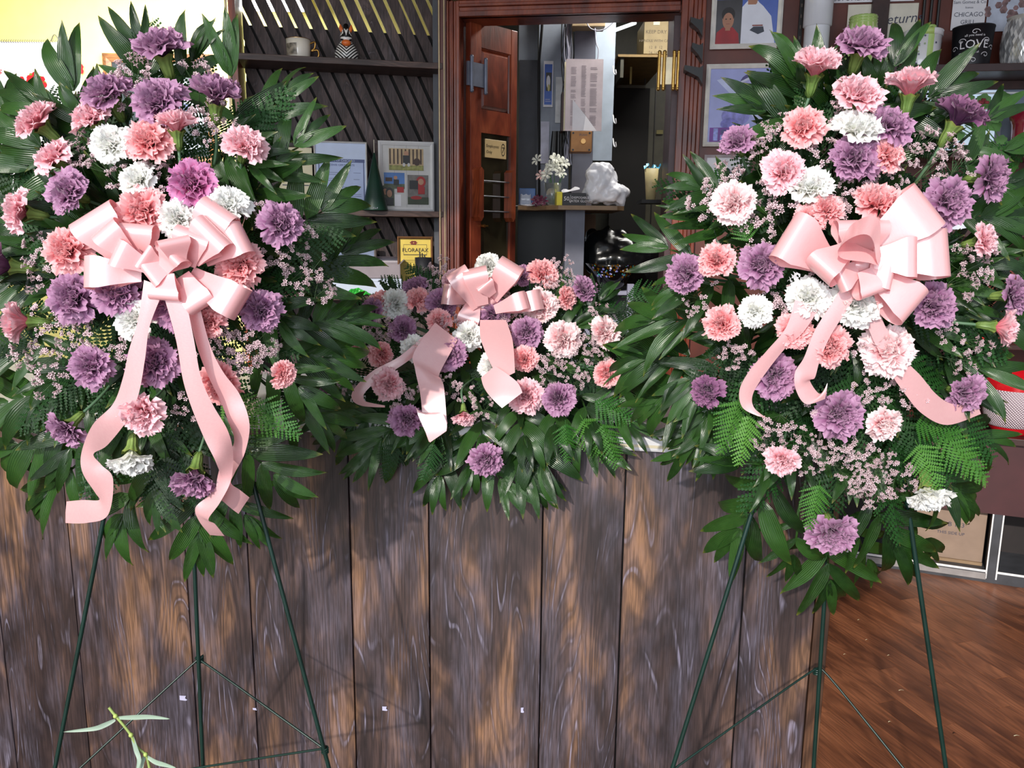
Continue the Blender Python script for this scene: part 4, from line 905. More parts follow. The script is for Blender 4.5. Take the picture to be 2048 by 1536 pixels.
def dotpot(rt,M,r,h):
    MB().lathe([(.001,0),(r*.9,0),(r*.93,.006),(r*.97,h*.8),(r*.95,h*.8),(.001,h*.78)],n=32).build('pot_body', glaze, rt, M, True)
    mb = MB()
    for c in (2,): pass
    for a0 in (-2.9,-1.42,.2,1.6):
        mb.quadgrid([[((r*(.935+.045*v))*math.cos(a0+d), (r*(.935+.045*v))*math.sin(a0+d), .006+h*.78*v) for d in (-.17,-.08,0,.08,.17)] for v in (0,.5,1)])
    mb.build('green_band', lime, rt, M, True)
    MB().lathe([(r*.96,h*.8),(r*1.03,h*.8),(r*1.04,h*.94),(r*1.0,h*.96),(.001,h*.98)],n=32).build('lid', stripe_mat('lid_stripe',(234,234,238),(184,210,120),3,.75), rt, M, True)
    for sx in (-1,1):
        p = crv([(0,0,h*.97),(sx*r*.35,-.0,h*1.10),(sx*r*.55,-.01,h*1.06),(sx*r*.3,-.01,h*.99),(0,0,h*.97)],6)
        MB().tube([Vector(q) for q in p],.006,8).build('bow_loop', lime, rt, M, True)
    for k in range(46):
        a = R.uniform(-PI,0); v = R.uniform(.06,.94)
        if abs(a+1.42)<.24 or abs(a+2.9)<.24: continue
        rr = r*(.945+.045*v)+.001 if v<.78 else r*1.04; c = Vector((rr*math.cos(a),rr*math.sin(a),h*v)); B = basis(c,Vector((math.cos(a),math.sin(a),0)))
        MB().poly([B@Vector((.0042*math.cos(q*.785),.0042*math.sin(q*.785),.0008)) for q in range(8)]).build('dot', R.choice(dots), rt, M)
ppot('dotted_pot','white ceramic gift shaped pot with coloured dots, green bands and bow lid','' and 0 or 1843,76,52,-.15,dotpot)
def lovepot(rt,M,r,h):
    MB().lathe([(.001,0),(r*.88,0),(r*.9,.006),(r*1.0,h*.97),(r*1.02,h*.97),(r*1.02,h),(r*.96,h),(r*.84,.02),(.001,.02)],n=36).build('pot_body', mat('pot_black',(26,26,32),.45,var=.06), rt, M, True)
    # lettering wrapped on the curved front
    tmp = MB(); tmp.text('LOVE',.047,0,0,h*.42,0)
    for (cx,cz,sg) in ((-.048,.60,1),(.048,.60,-1),(-.048,.26,1),(.048,.26,-1),(0,.80,1),(0,.13,-1),(-.08,.44,1),(.08,.44,-1)):
        pts = [(cx+sg*(.017-.0009*i)*math.cos(i*.42),0,h*cz+(.012-.0006*i)*math.sin(i*.42)) for i in range(17)]
        for i in range(16):
            p,q = Vector(pts[i]),Vector(pts[i+1]); n = Vector((-(q-p).z,0,(q-p).x)).normalized()*.0011
            tmp.poly([p-n,q-n,q+n,p+n])
    tmp.text('all you need is',.013,0,0,h*.70,0).text('love is all',.011,0,0,h*.30,0)
    mb = MB()
    for f,mi in zip(tmp.f,tmp.m):
        mb.poly([( (r*(.9+.1*(tmp.v[i].z)/h)+.0012)*math.sin(tmp.v[i].x/(r*.95)), -(r*(.9+.1*(tmp.v[i].z)/h)+.0012)*math.cos(tmp.v[i].x/(r*.95)), tmp.v[i].z) for i in f])
    mb.build('lettering', paper, rt, M @ Matrix.Rotation(-.25,4,'Z'))
ppot('love_pot','matt black pot with white LOVE lettering and scrollwork on the upper shelf','' and 0 or 1943,80,47,-.15,lovepot)
def mosaic(rt,M,r,h):
    prof = lambda v: r*(.72+.34*math.sin(PI*(.15+.75*v))**.8)
    MB().lathe([(.001,0)]+[(prof(i/12)*.98,h*.96*i/12) for i in range(13)]+[(prof(1)*1.03,h*.97),(prof(1)*1.03,h),(prof(1)*.9,h),(prof(.5)*.9,h*.4)],n=32).build('pot_body', mat('mosaic_grout',(190,186,180),.5), rt, M, True)
    tm = [mat('tile_a',(236,236,236),.12,.2,var=.03,coat=.6),mat('tile_b',(205,208,212),.1,.4,var=.03,coat=.6),mat('tile_c',(176,178,182),.1,.5,var=.03,coat=.6)]
    n = 24; rows = 11
    meshes = 0
    for j in range(rows):
        for i in range(n):
            a = -PI*1.02+ (PI*1.05)*(i+.5*(j%2))/n; v = (j+.7)/(rows+.6); dv = .9/(rows); da = PI*1.05/n*.5*.92
            q = [(a,v-dv),(a+da,v),(a,v+dv),(a-da,v)]
            q = [(x,min(.97,max(.02,y))) for x,y in q]
            MB().poly([((prof(y)+.0015)*math.cos(x),(prof(y)+.0015)*math.sin(x),h*.96*y) for x,y in q]).build('tile', R.choice(tm), rt, M)
ppot('mosaic_pot','white mirror mosaic pot cut by the right edge of the upper shelf','' and 0 or 2052,96,24,-.15,mosaic)
# papers behind
def note(px,label,name,m,fn,y=-.004):
    a,b,z0,z1 = dwr(*px,y); rt = root(name,(0,0,0),label,'paper',M=mloc(DW,(a+b)/2,y,z0)); MB().box(a,b,y-.001,y+.001,z0,z1).build('sheet', m, rt, DW.M)
    mb = MB(); mt = fn(mb,a,b,z0,z1,y-.0015); 
    if mt is not None: mb.build('writing', mt, rt, DW.M)
    return rt
def nr(mb,a,b,z0,z1,y):
    W,H=b-a,z1-z0; mb.text('NO Returns',.058,a+W*.57,y,z0+H*.66,0,shear=.25,rot=.06).text('onLy',.056,a+W*.5,y,z0+H*.36,0,shear=.3,rot=.05).text('can',.045,a+W*.5,y,z0+H*.10,0,shear=.3,rot=.03); return ink
note((1692,8,1832,128),'handwritten cream no returns notice taped behind the green jar','handwritten_notice',mat('old_paper',(226,220,204),.5,var=.05),nr,-.006)
def st2(mb,a,b,z0,z1,y): mb.text('CUSTOMER SERVICE HOURS',.03,(a+b)/2,y,z0+.008,0); return ink
note((1664,-40,1830,4),'paper strip with a line of print above the handwritten notice','printed_strip',paper,st2,-.008)
def bz(mb,a,b,z0,z1,y):
    W=b-a; mb.text('Sam Gomez & Co',.018,(a+b)/2,y,z1-.075,0).text('license',.012,(a+b)/2,y,z1-.095,0).text('CHICAGO',.026,(a+b)/2,y,z1-.128,0).text('GRILL',.024,(a+b)/2,y,z1-.158,0).box((a+b)/2-.03,(a+b)/2+.04,y-.0005,y,z1-.2,z1-.18); return ink
note((1905,-30,1972,60),'white printed card reading Chicago behind the black pot','business_card',paper,bz,-.008)
def ph_(mb,a,b,z0,z1,y):
    for k in range(60):
        u=R.random(); v=R.uniform(.25,.98); s_=R.uniform(.008,.018); x,z=a+(b-a)*u,z0+(z1-z0)*v
        mb.poly([(x+s_*math.cos(q),y-.00003*k,z+s_*math.sin(q)) for q in [i*1.05 for i in range(6)]])
    return mat('speckle_brown',(140,110,110),.5,var=.3,vs=40)
note((1976,-40,2100,62),'glossy blossom photograph pinned behind the mosaic pot','blossom_photo',mat('photo_pale',(196,204,222),.3),ph_,-.01)
# red ribbed glass vase on second shelf
s,_ = DW.px(2052,250,-.14); r=.068; M=mloc(DW,s,-.14,zBt+.0005); h=DW.px(2052,222,-.2)[1]-zBt
rv = root('red_vase',(0,0,0),'ribbed crimson glass vase cut by right edge on the second shelf','vase',M=M)
n=48; prof=[(.001,0),(.8,0),(.82,.05),(.72,.35),(.78,.7),(1,1),(.95,1),(.7,.7),(.66,.35),(.7,.08),(.001,.06)]
MB().quadgrid([[((r*q*(1+(.035 if t%2 else 0)))*math.cos(2*PI*t/n),(r*q*(1+(.035 if t%2 else 0)))*math.sin(2*PI*t/n),h*z) for t in range(n)] for q,z in prof],closed=True).build('vase', mat('crimson_glass',(150,36,56),.12,coat=.6,var=.1), rv, M, True)
# small white/blue things on third shelf
wr = root('white_tray',(0,0,0),'pale flat tray on the third shelf behind the right spray','tray',M=mloc(DW,s,-.2,zCt))
a,b,_,_ = dwr(1890,440,2060,458,-.2); b=s_r; mb=MB(); mb.box(a,b,-.25,-.05,zCt+.001,zCt+.008).box(a,b,-.25,-.243,zCt+.008,zCt+.03).box(a,a+.006,-.243,-.05,zCt+.008,zCt+.03); mb.build('tray', mat('tray_pale',(215,222,235),.4), wr, DW.M)
rb_ = root('red_box',(0,0,0),'small plain red box seen between leaves right of the spray','box',M=mloc(DW,DW.px(1948,690,-.2)[0],-.2,zDt))
a,b,_,_ = dwr(1936,650,1966,690,-.22); MB().box(a,b,-.24,-.12,zDt+.0005,zDt+.1,bev=.002).build('box_body', mat('red_card',(205,34,36),.5), rb_, DW.M); MB().box(a-.002,b+.002,-.242,-.118,zDt+.1,zDt+.112,bev=.002).build('box_lid', mat('red_card',(205,34,36),.5), rb_, DW.M)
# low cabinet at the floor, its own line
A1 = atz(1709,1126,0); A2 = atz(1980,1166,0); BF = Frame((A1.x,A1.y), math.degrees(math.atan2(A2.y-A1.y,A2.x-A1.x)))
zcab = BF.px(1960,872,-.03)[1]; L0 = -.35; L1 = 1.2; DB=.32
cab = root('low_cabinet',(0,0,0),'dark maroon low cabinet with open white edged bays along the right wall','cabinet',M=BF.M)
maroon = mat('maroon_side',(70,34,38),.45,var=.12,vs=6); dgp = mat('slate_base',(64,66,72),.5,var=.15)
MB().box(L0,L1,-.03,DB,zcab-.03,zcab,bev=.002).build('top_board', shelfwood_d, cab, BF.M)
zband = BF.px(1985,1028)[1]
MB().box(L0,L1,0,.02,zband,zcab-.03).build('front_panel', maroon, cab, BF.M)
MB().box(L0,L1,0,DB,.0,.055).build('plinth', dgp, cab, BF.M)
MB().box(L0,L1,DB-.02,DB,.055,zcab-.03).build('back_board', mat('bay_dark',(34,26,26),.6), cab, BF.M)
u1 = BF.px(1978,1100)[0]; u2 = BF.px(1999,1100)[0]
for (ua,ub) in ((L0,L0+.03),(u1,u2),(u1+.62,u1+.65),(L1-.03,L1)): MB().box(ua,ub,.0,DB-.02,.055,zband).build('divider', dgp, cab, BF.M)
for ua in (u1,u2): MB().box(ua-.003,ua+.003,-.003,.0,.02,zband).build('white_edge', white, cab, BF.M)
for (ua,ub) in ((L0,u1),(u2,L1)): MB().box(ua,ub,-.003,.0,.05,.06).build('white_edge', white, cab, BF.M)
MB().box(L0,u1,-.004,-.0,.015,.045).build('pale_board', mat('pale_wood',(150,146,146),.5,var=.1), cab, BF.M)
bx_ = root('storage_carton',(0,0,0),'brown cardboard carton inside the cabinet bay at bottom right','box',M=mloc(BF,u1-.25,.1,.055))
a = BF.px(1830,1060,.06)[0]; b = BF.px(1972,1060,.06)[0]; zt_ = BF.px(1950,1008,.06)[1]
MB().box(a,b,.06,.3,.07,zt_,bev=.003).build('carton_body', mat('carton_brown',(150,128,112),.7,var=.06), bx_, BF.M)
MB().box(a,b,.055,.065,.0555,.07).build('carton_base_edge', kraft, bx_, BF.M)
MB().text('FB B 123',.03,a+.15,.058,zt_-.12,0).text('THIS SIDE UP',.02,a+.15,.058,zt_-.16,0).build('carton_print', ink, bx_, BF.M)
# red and white woven bowl on the cabinet
s,_ = BF.px(2026,840,.08); M = mloc(BF,s,.1,zcab+.0005); r = (BF.px(2090,800,.1)[0]-BF.px(1962,800,.1)[0])/2; h = BF.px(2026,747,.1)[1]-zcab
rb2 = root('woven_bowl',(0,0,0),'red bowl with white woven textured band on the low cabinet','bowl',M=M)
MB().lathe([(.001,0),(r*.6,0),(r*.66,h*.05),(r*.86,h*.2),(r*.98,h*.55),(r*1.0,h*.8),(r*1.0,h),(r*.95,h),(r*.9,h*.6),(.001,h*.2)],n=36).build('bowl', red, rb2, M, True)
def wov():
    m,t,b = base('woven_white'); tc=t.add('ShaderNodeTexCoord').outputs['Object']; sp=t.add('ShaderNodeSeparateXYZ'); t.link(tc,sp.inputs[0])
    an=t.math('ARCTAN2',sp.outputs[1],sp.outputs[0]); f=t.math('MULTIPLY',t.math('SINE',t.math('MULTIPLY',an,64.0)),t.math('SINE',t.math('MULTIPLY',sp.outputs[2],520.0)))
    t.link(t.ramp(f,[(.0,lin((214,190,205))),(.3,lin((238,232,236)))]),b.inputs['Base Color']); b.inputs['Roughness'].default_value=.4
    bn=t.add('ShaderNodeBump'); bn.inputs['Distance'].default_value=.004; t.link(f,bn.inputs['Height']); t.link(bn.outputs[0],b.inputs['Normal']); return m
MB().lathe([(r*.80,h*.14),(r*.89,h*.18),(r*.97,h*.33),(r*1.01,h*.5),(r*1.03,h*.74),(r*1.0,h*.76)],n=48).build('woven_band', wov(), rb2, M, True)
# ================================================================== the counter
ct = root('shop_counter',(0,0,0),'long shop counter clad in weathered dark wood planks with white top','counter',M=CF.M)
edges_px = [-150,-60,40,187,404,522,716,864,1078,1230,1462,1601]
es = [CF.px(x,1530)[0] for x in edges_px]
for i in range(len(es)-1):
    zt_ = ZC-.035; dd = R.uniform(0,.0015)
    MB().box(es[i]+.0016,es[i+1]-.0016,-.010-dd,.004,.0,zt_,bev=.0015).build('plank', counterwood, ct, CF.M)
MB().box(es[0],es[-1],.004,.5,.0,ZC-.035).build('carcass', black, ct, CF.M)
s9 = es[-1]; s10 = s9+.032
MB().box(s9,s10,-.016,.5,0,ZC-.035,bev=.002).build('corner_post', wood('corner_brown',lin((60,40,30)),lin((96,66,48)),lin((120,86,62)),axis=2,rough=.4), ct, CF.M)
wtop = mat('counter_white',(206,206,210),.22,var=.03)
MB().box(es[0]-.1,s10+.02,-.03,.56,ZC-.034,ZC,bev=.006).build('countertop', wtop, ct, CF.M)
MB().box(es[0]-.1,s10+.021,-.0315,-.029,ZC-.024,ZC-.018).build('edge_strip', mat('cream_strip',(206,196,170),.4), ct, CF.M)
for (sx,px_,py_) in ((0,1362,852),):
    s,z = CF.px(px_,py_,-.03); MB().tube([(s,-.0305,z),(s,-.033,z)],.004,8).build('screw', steel, ct, CF.M)
# tape scraps on the planks
for (x,y,w_,h_,lb) in ((367,1396,.022,.014,'torn clear tape scrap on the plank left of the left easel back leg'),(510,1418,.012,.006,'thin bright tape sliver on the plank seam right of the left easel back leg'),(770,1417,.014,.012,'small square tape scrap on the middle plank'),(1045,1420,.008,.014,'narrow upright tape scrap left of the knotty plank')):
    s,z = CF.px(x,y,-.013); rt = root('tape_scrap',(0,0,0),lb,'tape',M=mloc(CF,s,-.013,z))
    MB().prism([(s-w_/2,z-h_/2),(s+w_*.3,z-h_/2),(s+w_/2,z-h_*.3),(s+w_*.2,z-.0),(s+w_*.35,z+h_/2),(s-w_/2,z+h_*.4)],-.0135,-.0126).build('scrap', mat('tape_lav',(180,178,205),.3,var=.05), rt, CF.M)
# crumbs of paper on the floor
for (x,y,d_) in ((1718,1240,'near the counter corner'),(1690,1309,'close to counter base, right of the corner post'),(1734,1280,'between the right easel legs, upper'),(1803,1381,'in front of the right easel leg, curled'),(1780,1444,'lower, between the right easel legs'),(2034,1472,'curled at far right bottom'),(1778,1311,'tiny, mid floor beside the right easel wire'),(1909,1467,'dark speck right of the easel leg')):
    p = atz(x,y,.002); rt = root('paper_crumb',p,'tiny scrap on the wood floor '+d_,'scrap')
    s_ = .009 if 'curled' in d_ else .005
    MB().quadgrid([[(p.x-s_+s_*.5*j,p.y+.003*i,.0012+.003*abs(math.sin(j*.8))) for j in range(5)] for i in range(2)]).build('scrap', black if 'dark' in d_ else cream, rt)
# ================================================================== plant meshes (shared by all copies)
stemm = mat('stem_green',(90,130,80),.5); calm = leafmat('calyx_green',(92,124,56),(136,160,84),.45,.1)
stem2 = mat('carnation_stem',(84,116,86),.5,var=.1)
palmm = leafmat('palm_leaf',(12,38,12),(50,88,34),.3,.16)
fernm = leafmat('fern_leaf',(9,32,13),(34,78,30),.55,.12,.25)
fernb = leafmat('fern_bright',(44,100,34),(96,150,60),.5,.25,.3)
PET = {'p':petalmat('petal_purple',(102,46,86),(158,100,144),(196,150,184)),
 'k':petalmat('petal_pink',(232,128,140),(245,176,186),(252,214,222)),
 'c':petalmat('petal_coral',(232,102,110),(242,146,150),(252,200,202)),
 'w':petalmat('petal_white_c',(236,236,214),(250,250,244),(253,253,252)),
 'm':petalmat('petal_magenta',(176,44,104),(186,72,134),(206,140,186)),
 'q':petalmat('petal_pinkwhite',(240,140,150),(246,190,194),(254,238,238)),
 'd':petalmat('petal_dark',(80,34,74),(118,66,112),(160,108,146))}
CN = {'p':'purple carnation','k':'pale pink carnation','c':'coral pink carnation','w':'white carnation','m':'magenta and mauve carnation','q':'pink carnation with white edges','d':'dark purple carnation'}
def petal_grid(ang, theta0, theta1, L, W, rr, ruf, nu=13, nv=6):
    """a ruffled fan petal leaving the centre at azimuth ang; theta = lean from the axis"""
    ph1, ph2 = rr.uniform(0,6.3), rr.uniform(0,6.3); k1 = rr.uniform(2.5,4.5); k2 = rr.uniform(7,11)
    pts = []; r, z = .05, 0.0; rows = []
    prevv = 0
    for i in range(nv):
        v = i/(nv-1); th = theta0+(theta1-theta0)*v**.8; ds = L*(v-prevv); prevv = v
        r += math.sin(th)*ds; z += math.cos(th)*ds; rows.append((v,r,z,th))
    ca, sa = math.cos(ang), math.sin(ang)
    for v,r,z,th in rows:
        row = []
        hw = W*(.10+.9*v**.85)
        for j in range(nu):
            u = -1+2*j/(nu-1)
            off = ruf*v*v*(math.sin(k1*u+ph1)*.6+math.sin(k2*u+ph2)*.4)
            edge = 0
            if v > .99: edge = (.05 if j%2 else -.04)*L - .16*L*abs(u)**3
            elif v > .75: edge = -.09*L*abs(u)**3
            lx = r + math.cos(th)*off + math.sin(th)*edge - .10*abs(u)*hw*.6
            lz = z - math.sin(th)*off + math.cos(th)*edge
            ly = u*hw
            q = Vector((lx*ca-ly*sa, lx*sa+ly*ca, lz)); nz = noise.noise_vector(q*2.6+Vector((ph1*9,ph2*7,0)))
            row.append(tuple(q+nz*.13*v))
        pts.append(row)
    return pts
def carnation_mesh(seed, kind):
    rr = random.Random(seed); mb = MB()
    if kind == 'open':   rings = [(8,100,.98,.44,.09),(9,82,.92,.42,.12),(10,60,.84,.38,.14),(10,38,.76,.32,.15),(8,18,.68,.28,.15),(4,4,.6,.24,.13)]
    elif kind == 'full': rings = [(7,92,.98,.46,.10),(8,70,.90,.42,.14),(9,50,.82,.36,.16),(9,30,.78,.32,.16),(7,12,.74,.28,.15),(3,2,.68,.24,.13)]
    else:                rings = [(8,66,.96,.42,.08),(9,52,.92,.38,.10),(9,38,.88,.34,.12),(8,22,.84,.3,.12),(5,8,.8,.26,.12)]
    for n,deg,L,W,ruf in rings:
        a0 = rr.uniform(0,6.3)
        for i in range(n):
            a = a0+2*PI*i/n+rr.uniform(-.3,.3); t1 = math.radians(deg+rr.uniform(-22,20))
            mb.quadgrid(petal_grid(a, min(.25,t1*.3), t1*1.05, L*rr.uniform(.9,1.06), W*rr.uniform(.85,1.1), rr, ruf*rr.uniform(1.0,2.0)))
    # normalise to radius 1, centred a little above the calyx mouth
    R_ = sorted(math.hypot(v.x,v.y) for v in mb.v)[int(len(mb.v)*.97)]
    mb.v = [v/R_ for v in mb.v]
    me,_ = mb.mesh('carnation', PET['p'], True); return me
CM_ = {'open':[carnation_mesh(s,'open') for s in (1,2,3,4)], 'full':[carnation_mesh(s,'full') for s in (11,12,13)], 'side':[carnation_mesh(s,'side') for s in (21,22)]}
def calyx_mesh():
    mb = MB(); n = 12
    mb.quadgrid([[(r*math.cos(2*PI*t/n),r*math.sin(2*PI*t/n),z+(.0 if z<0 else (.08 if t%2 else -.02))) for t in range(n)] for r,z in ((.05,-.88),(.15,-.82),(.22,-.62),(.26,-.4),(.27,-.2),(.36,-.02),(.46,.12))],closed=True)
    for k in range(4):
        a = PI/2*k; mb.quadgrid([[(r*math.cos(a+d),r*math.sin(a+d),z) for d in (-.5*f,0,.5*f)] for r,z,f in ((.10,-.9,1),(.21,-.78,1),(.26,-.66,.1))])
    me,_ = mb.mesh('calyx', calm, True); return me
CAL = calyx_mesh()
def leaflet_mesh(seed, bend, wid=.11, twist=0, cup=.03):
    rr = random.Random(seed); mb = MB(); pts = []; n = 9
    for i in range(n):
        v = i/(n-1); w_ = wid*(math.sin(PI*min(1,v*.93+.07)**.8))**.75 if v < 1 else .002
        if i == 0: w_ = .02
        b = bend*v*v; row = []
        y = math.sin(b)/max(b,1e-3)*v if b > .01 else v
        z = -(1-math.cos(b))/max(b,1e-3)*v if b > .01 else 0
        for u in (-1,-.5,0,.5,1):
            zz = z + cup*(abs(u))*(w_/wid) + .012*math.sin(9*v+u*2+seed); x = u*w_+.03*math.sin(2.5*v+seed)*v
            tw = twist*v; row.append((x*math.cos(tw), y, zz+x*math.sin(tw)))
        pts.append(row)
    mb.quadgrid(pts); me,_ = mb.mesh('leaflet', palmm, True); return me
LEAF = [leaflet_mesh(1,.25,.105),leaflet_mesh(2,.6,.115,.4),leaflet_mesh(3,.45,.10,-.4),leaflet_mesh(4,.9,.12,.2),leaflet_mesh(5,.1,.11,-.2)]
def fern_mesh(seed, m):
    rr = random.Random(seed); mb = MB(); N = 12
    mb.tube([(0,i/6,-.10*(i/6)**2) for i in range(7)], [.008-.001*i for i in range(7)], 4, cap=False)
    for i in range(N):
        v = .12+.86*i/N; L = .42*(1-v)**.75*(.75+.25*min(1,v*4))+.03; z0 = -.10*v*v
        for sd in (-1,1):
            a = math.radians(62-14*v+rr.uniform(-5,5)); d = Vector((sd*math.sin(a),math.cos(a),-.18+rr.uniform(-.1,.1))); p = Vector((0,v+(.012 if sd>0 else 0),z0)); side = Vector((-d.y*sd,d.x*sd,0)).normalized()
            M_ = max(4,int(L/.035)); hw = .040*(1-.5*v)+.006; cl = [p+d*L*t/M_ for t in range(M_+1)]
            for s2 in (-1,1):
                for k in range(M_):
                    t = k/M_; w2 = hw*(1-t)**.6; c0, c1 = cl[k], cl[k+1]
                    o = c0.lerp(c1,.85)+side*s2*w2+Vector((0,0,.006*rr.uniform(-1,1)))
                    mb.poly([c0, c0.lerp(c1,.35)+side*s2*w2*.8, o, c1])
    me,_ = mb.mesh('fern_frond', m, False); return me
FERN = [fern_mesh(s,fernm) for s in (1,2,3)]; FERNB = [fern_mesh(s,fernb) for s in (5,6)]
statm = petalmat('statice_petal',(226,200,206),(238,218,220),(248,238,238)); statg = mat('statice_stem',(74,98,62),.6); statd = mat('statice_calyx',(186,156,160),.6,var=.15)
def statice_mesh(seed):
    rr = random.Random(seed); mb = MB()
    def floret(c, d, s):
        B = basis(c, d, spin=rr.uniform(0,6)); n = 5
        mb.quadgrid([[B @ Vector((r*s*math.cos(2*PI*t/n),r*s*math.sin(2*PI*t/n),z*s)) for t in range(n)] for r,z in ((.15,-1.0),(.38,0))],2,closed=True)
        for t in range(n):
            a = 2*PI*t/n; mb.poly([B @ Vector((.2*s*math.cos(a),.2*s*math.sin(a),0)), B @ Vector((.8*s*math.cos(a-.42),.8*s*math.sin(a-.42),.35*s)), B @ Vector((1.0*s*math.cos(a),1.0*s*math.sin(a),.25*s)), B @ Vector((.8*s*math.cos(a+.42),.8*s*math.sin(a+.42),.35*s))],0)
    mb.tube([(0,0,-.6),(.01,0,-.2),(0,0,.1)],[.012,.01,.008],4,1,False)
    for k in range(8):
        a = 2*PI*k/8+rr.uniform(-.3,.3); rad = rr.uniform(.12,.48); h = rr.uniform(.25,.75)
        e = Vector((rad*math.cos(a),rad*math.sin(a),h)); s0 = Vector((0,0,rr.uniform(-.15,.1)))
        mb.tube([s0,s0.lerp(e,.5)+Vector((0,0,-.03)),e],[.007,.006,.005],3,1,False)
        dd = (e-s0).normalized()
        for q in range(rr.randint(3,5)):
            off = Vector((rr.uniform(-.09,.09),rr.uniform(-.09,.09),rr.uniform(-.04,.09))); floret(e+off, (dd+off*4+Vector((0,0,.3))).normalized(), rr.uniform(.05,.07))
    me,_ = mb.mesh('statice_sprig',[statm,statg,statd], False); return me
STAT = [statice_mesh(s) for s in range(5)]
satinm = satin()
# ================================================================== arranging helpers
class Spray:
    def __init__(s, o, core, surf): s.o = o; s.core = core; s.surf = surf
    def pt(s, px, py, lift=0): return at(px, py, s.surf(px,py)-lift)
def tdir(tx, ty):
    n = max(.05, 1-tx*tx-ty*ty)**.5; return (RIGHT*tx - UPV*ty + TOC*n).normalized()
def add_carnation(S, x, y, dpx, kind, tx=0, ty=0, lift=.0, shape=None):
    tx += R.uniform(-.10,.10); ty += R.uniform(-.10,.08)
    q = math.hypot(tx,ty)
    if q > .93: tx *= .93/q; ty *= .93/q
    d = tdir(tx,ty); p = S.pt(x,y,lift+.028+(.03 if ty>.4 else 0)); r = dpx*.5*p.y/FPX*1.04
    if shape is None: shape = 'side' if q > .8 else ('full' if q > .35 or R.random()<.4 else 'open')
    me = R.choice(CM_[shape]); W = basis(p-d*r*.45, d, spin=R.uniform(0,6.28), s=r)
    c = inst(me,'carnation',S.o,W,PET[kind]); c['label'] = CN[kind]
    inst(CAL,'calyx',c,W)
    a = W @ Vector((0,0,-.86)); core = S.core+Vector(((p.x-S.core.x)*.35,R.uniform(0,.03),(p.z-S.core.z)*.35))
    b = a - d*r*1.6; MB().tube([Vector(t) for t in crv([tuple(a),tuple(b),tuple(b.lerp(core,.6)),tuple(core)],4)], .0026, 6).build('stem', stem2, c, None, True)
    return c
def add_frond(S, bx, by, ex, ey, n, L, lift=0.0, ldroop=.0, dep=None, spread=1.0):
    p0 = S.pt(bx,by,lift-.02); p1 = S.pt(ex,ey,lift+.015)
    if dep is not None: p0 = at(bx,by,dep); p1 = at(ex,ey,dep-.02)
    ax = (p1-p0); Lr = ax.length; ax.normalize()
    nrm = (TOC + RIGHT*R.uniform(-.35,.35) + UPV*R.uniform(-.1,.45)).normalized(); nrm = (nrm-ax*nrm.dot(ax)).normalized(); side = ax.cross(nrm)
    rp = [p0+ax*Lr*t+nrm*(-.02*(2*t-1)**2) for t in [i/8 for i in range(9)]]
    core = S.core+Vector(((p0.x-S.core.x)*.4,0,(p0.z-S.core.z)*.4))
    fr = MB().tube([core]+rp,[.003]+[.003-.0002*i for i in range(9)],6).build('palm_frond', palmm, S.o, None, True)
    sc = p0.y/FPX*L*1.12; n = {2:2,3:3,4:3,5:4,6:5}[n]
    for i in range(n):
        t = i/max(1,n-1); p = p0+ax*Lr*(.02+.96*t)
        for sd in ((-1,1)):
            ang = math.radians((58-40*t)*spread+R.uniform(-9,9))
            d = ax*math.cos(ang)+side*sd*math.sin(ang)+nrm*R.uniform(-.02,.18)+Vector((0,0,-ldroop)); d.normalize()
            z = (nrm*1.0+side*sd*R.uniform(-.25,.3)+ax*R.uniform(-.2,.2)); z = (z-d*z.dot(d)).normalized(); x = d.cross(z)
            l = sc*(.72+.38*math.sin(PI*(.25+.6*t)))*R.uniform(.88,1.1)
            W = Matrix(((x.x,d.x,z.x,p.x),(x.y,d.y,z.y,p.y),(x.z,d.z,z.z,p.z),(0,0,0,1))) @ Matrix.Diagonal((l*R.uniform(.9,1.25),l,l,1))
            inst(R.choice(LEAF),'leaflet',fr,W)
    d = (ax+nrm*.1).normalized(); x = d.cross(nrm); l = sc*.85; p = p1
    inst(R.choice(LEAF),'leaflet',fr,Matrix(((x.x,d.x,nrm.x,p.x),(x.y,d.y,nrm.y,p.y),(x.z,d.z,nrm.z,p.z),(0,0,0,1))) @ Matrix.Scale(l,4))
    return fr
def add_fern(S, x, y, dx, dy, Lpx, lift=0, bright=False, tilt=None):
    p = S.pt(x,y,lift); d = (RIGHT*dx-UPV*dy+TOC*R.uniform(-.1,.15)).normalized(); nrm = (TOC+RIGHT*R.uniform(-.5,.5)+UPV*R.uniform(-.2,.5)); nrm = (nrm-d*nrm.dot(d)).normalized(); xx = d.cross(nrm); l = Lpx*p.y/FPX
    W = Matrix(((xx.x,d.x,nrm.x,p.x),(xx.y,d.y,nrm.y,p.y),(xx.z,d.z,nrm.z,p.z),(0,0,0,1))) @ Matrix.Scale(l,4)
    return inst(R.choice(FERNB if bright else FERN),'fern_frond',S.o,W)
def add_statice(S, x, y, spx=95, lift=.0, cx=None, cy=None):
    tx,ty = ((x-cx)/500, (y-cy)/600) if cx else (0,0)
    d = tdir(max(-.7,min(.7,tx+R.uniform(-.3,.3))),max(-.7,min(.7,ty-.15+R.uniform(-.3,.3)))); p = S.pt(x,y,lift); s_ = spx*p.y/FPX
    return inst(R.choice(STAT),'statice_sprig',S.o,basis(p-d*s_*.4,d,spin=R.uniform(0,6.28),s=s_*R.uniform(.85,1.15)))
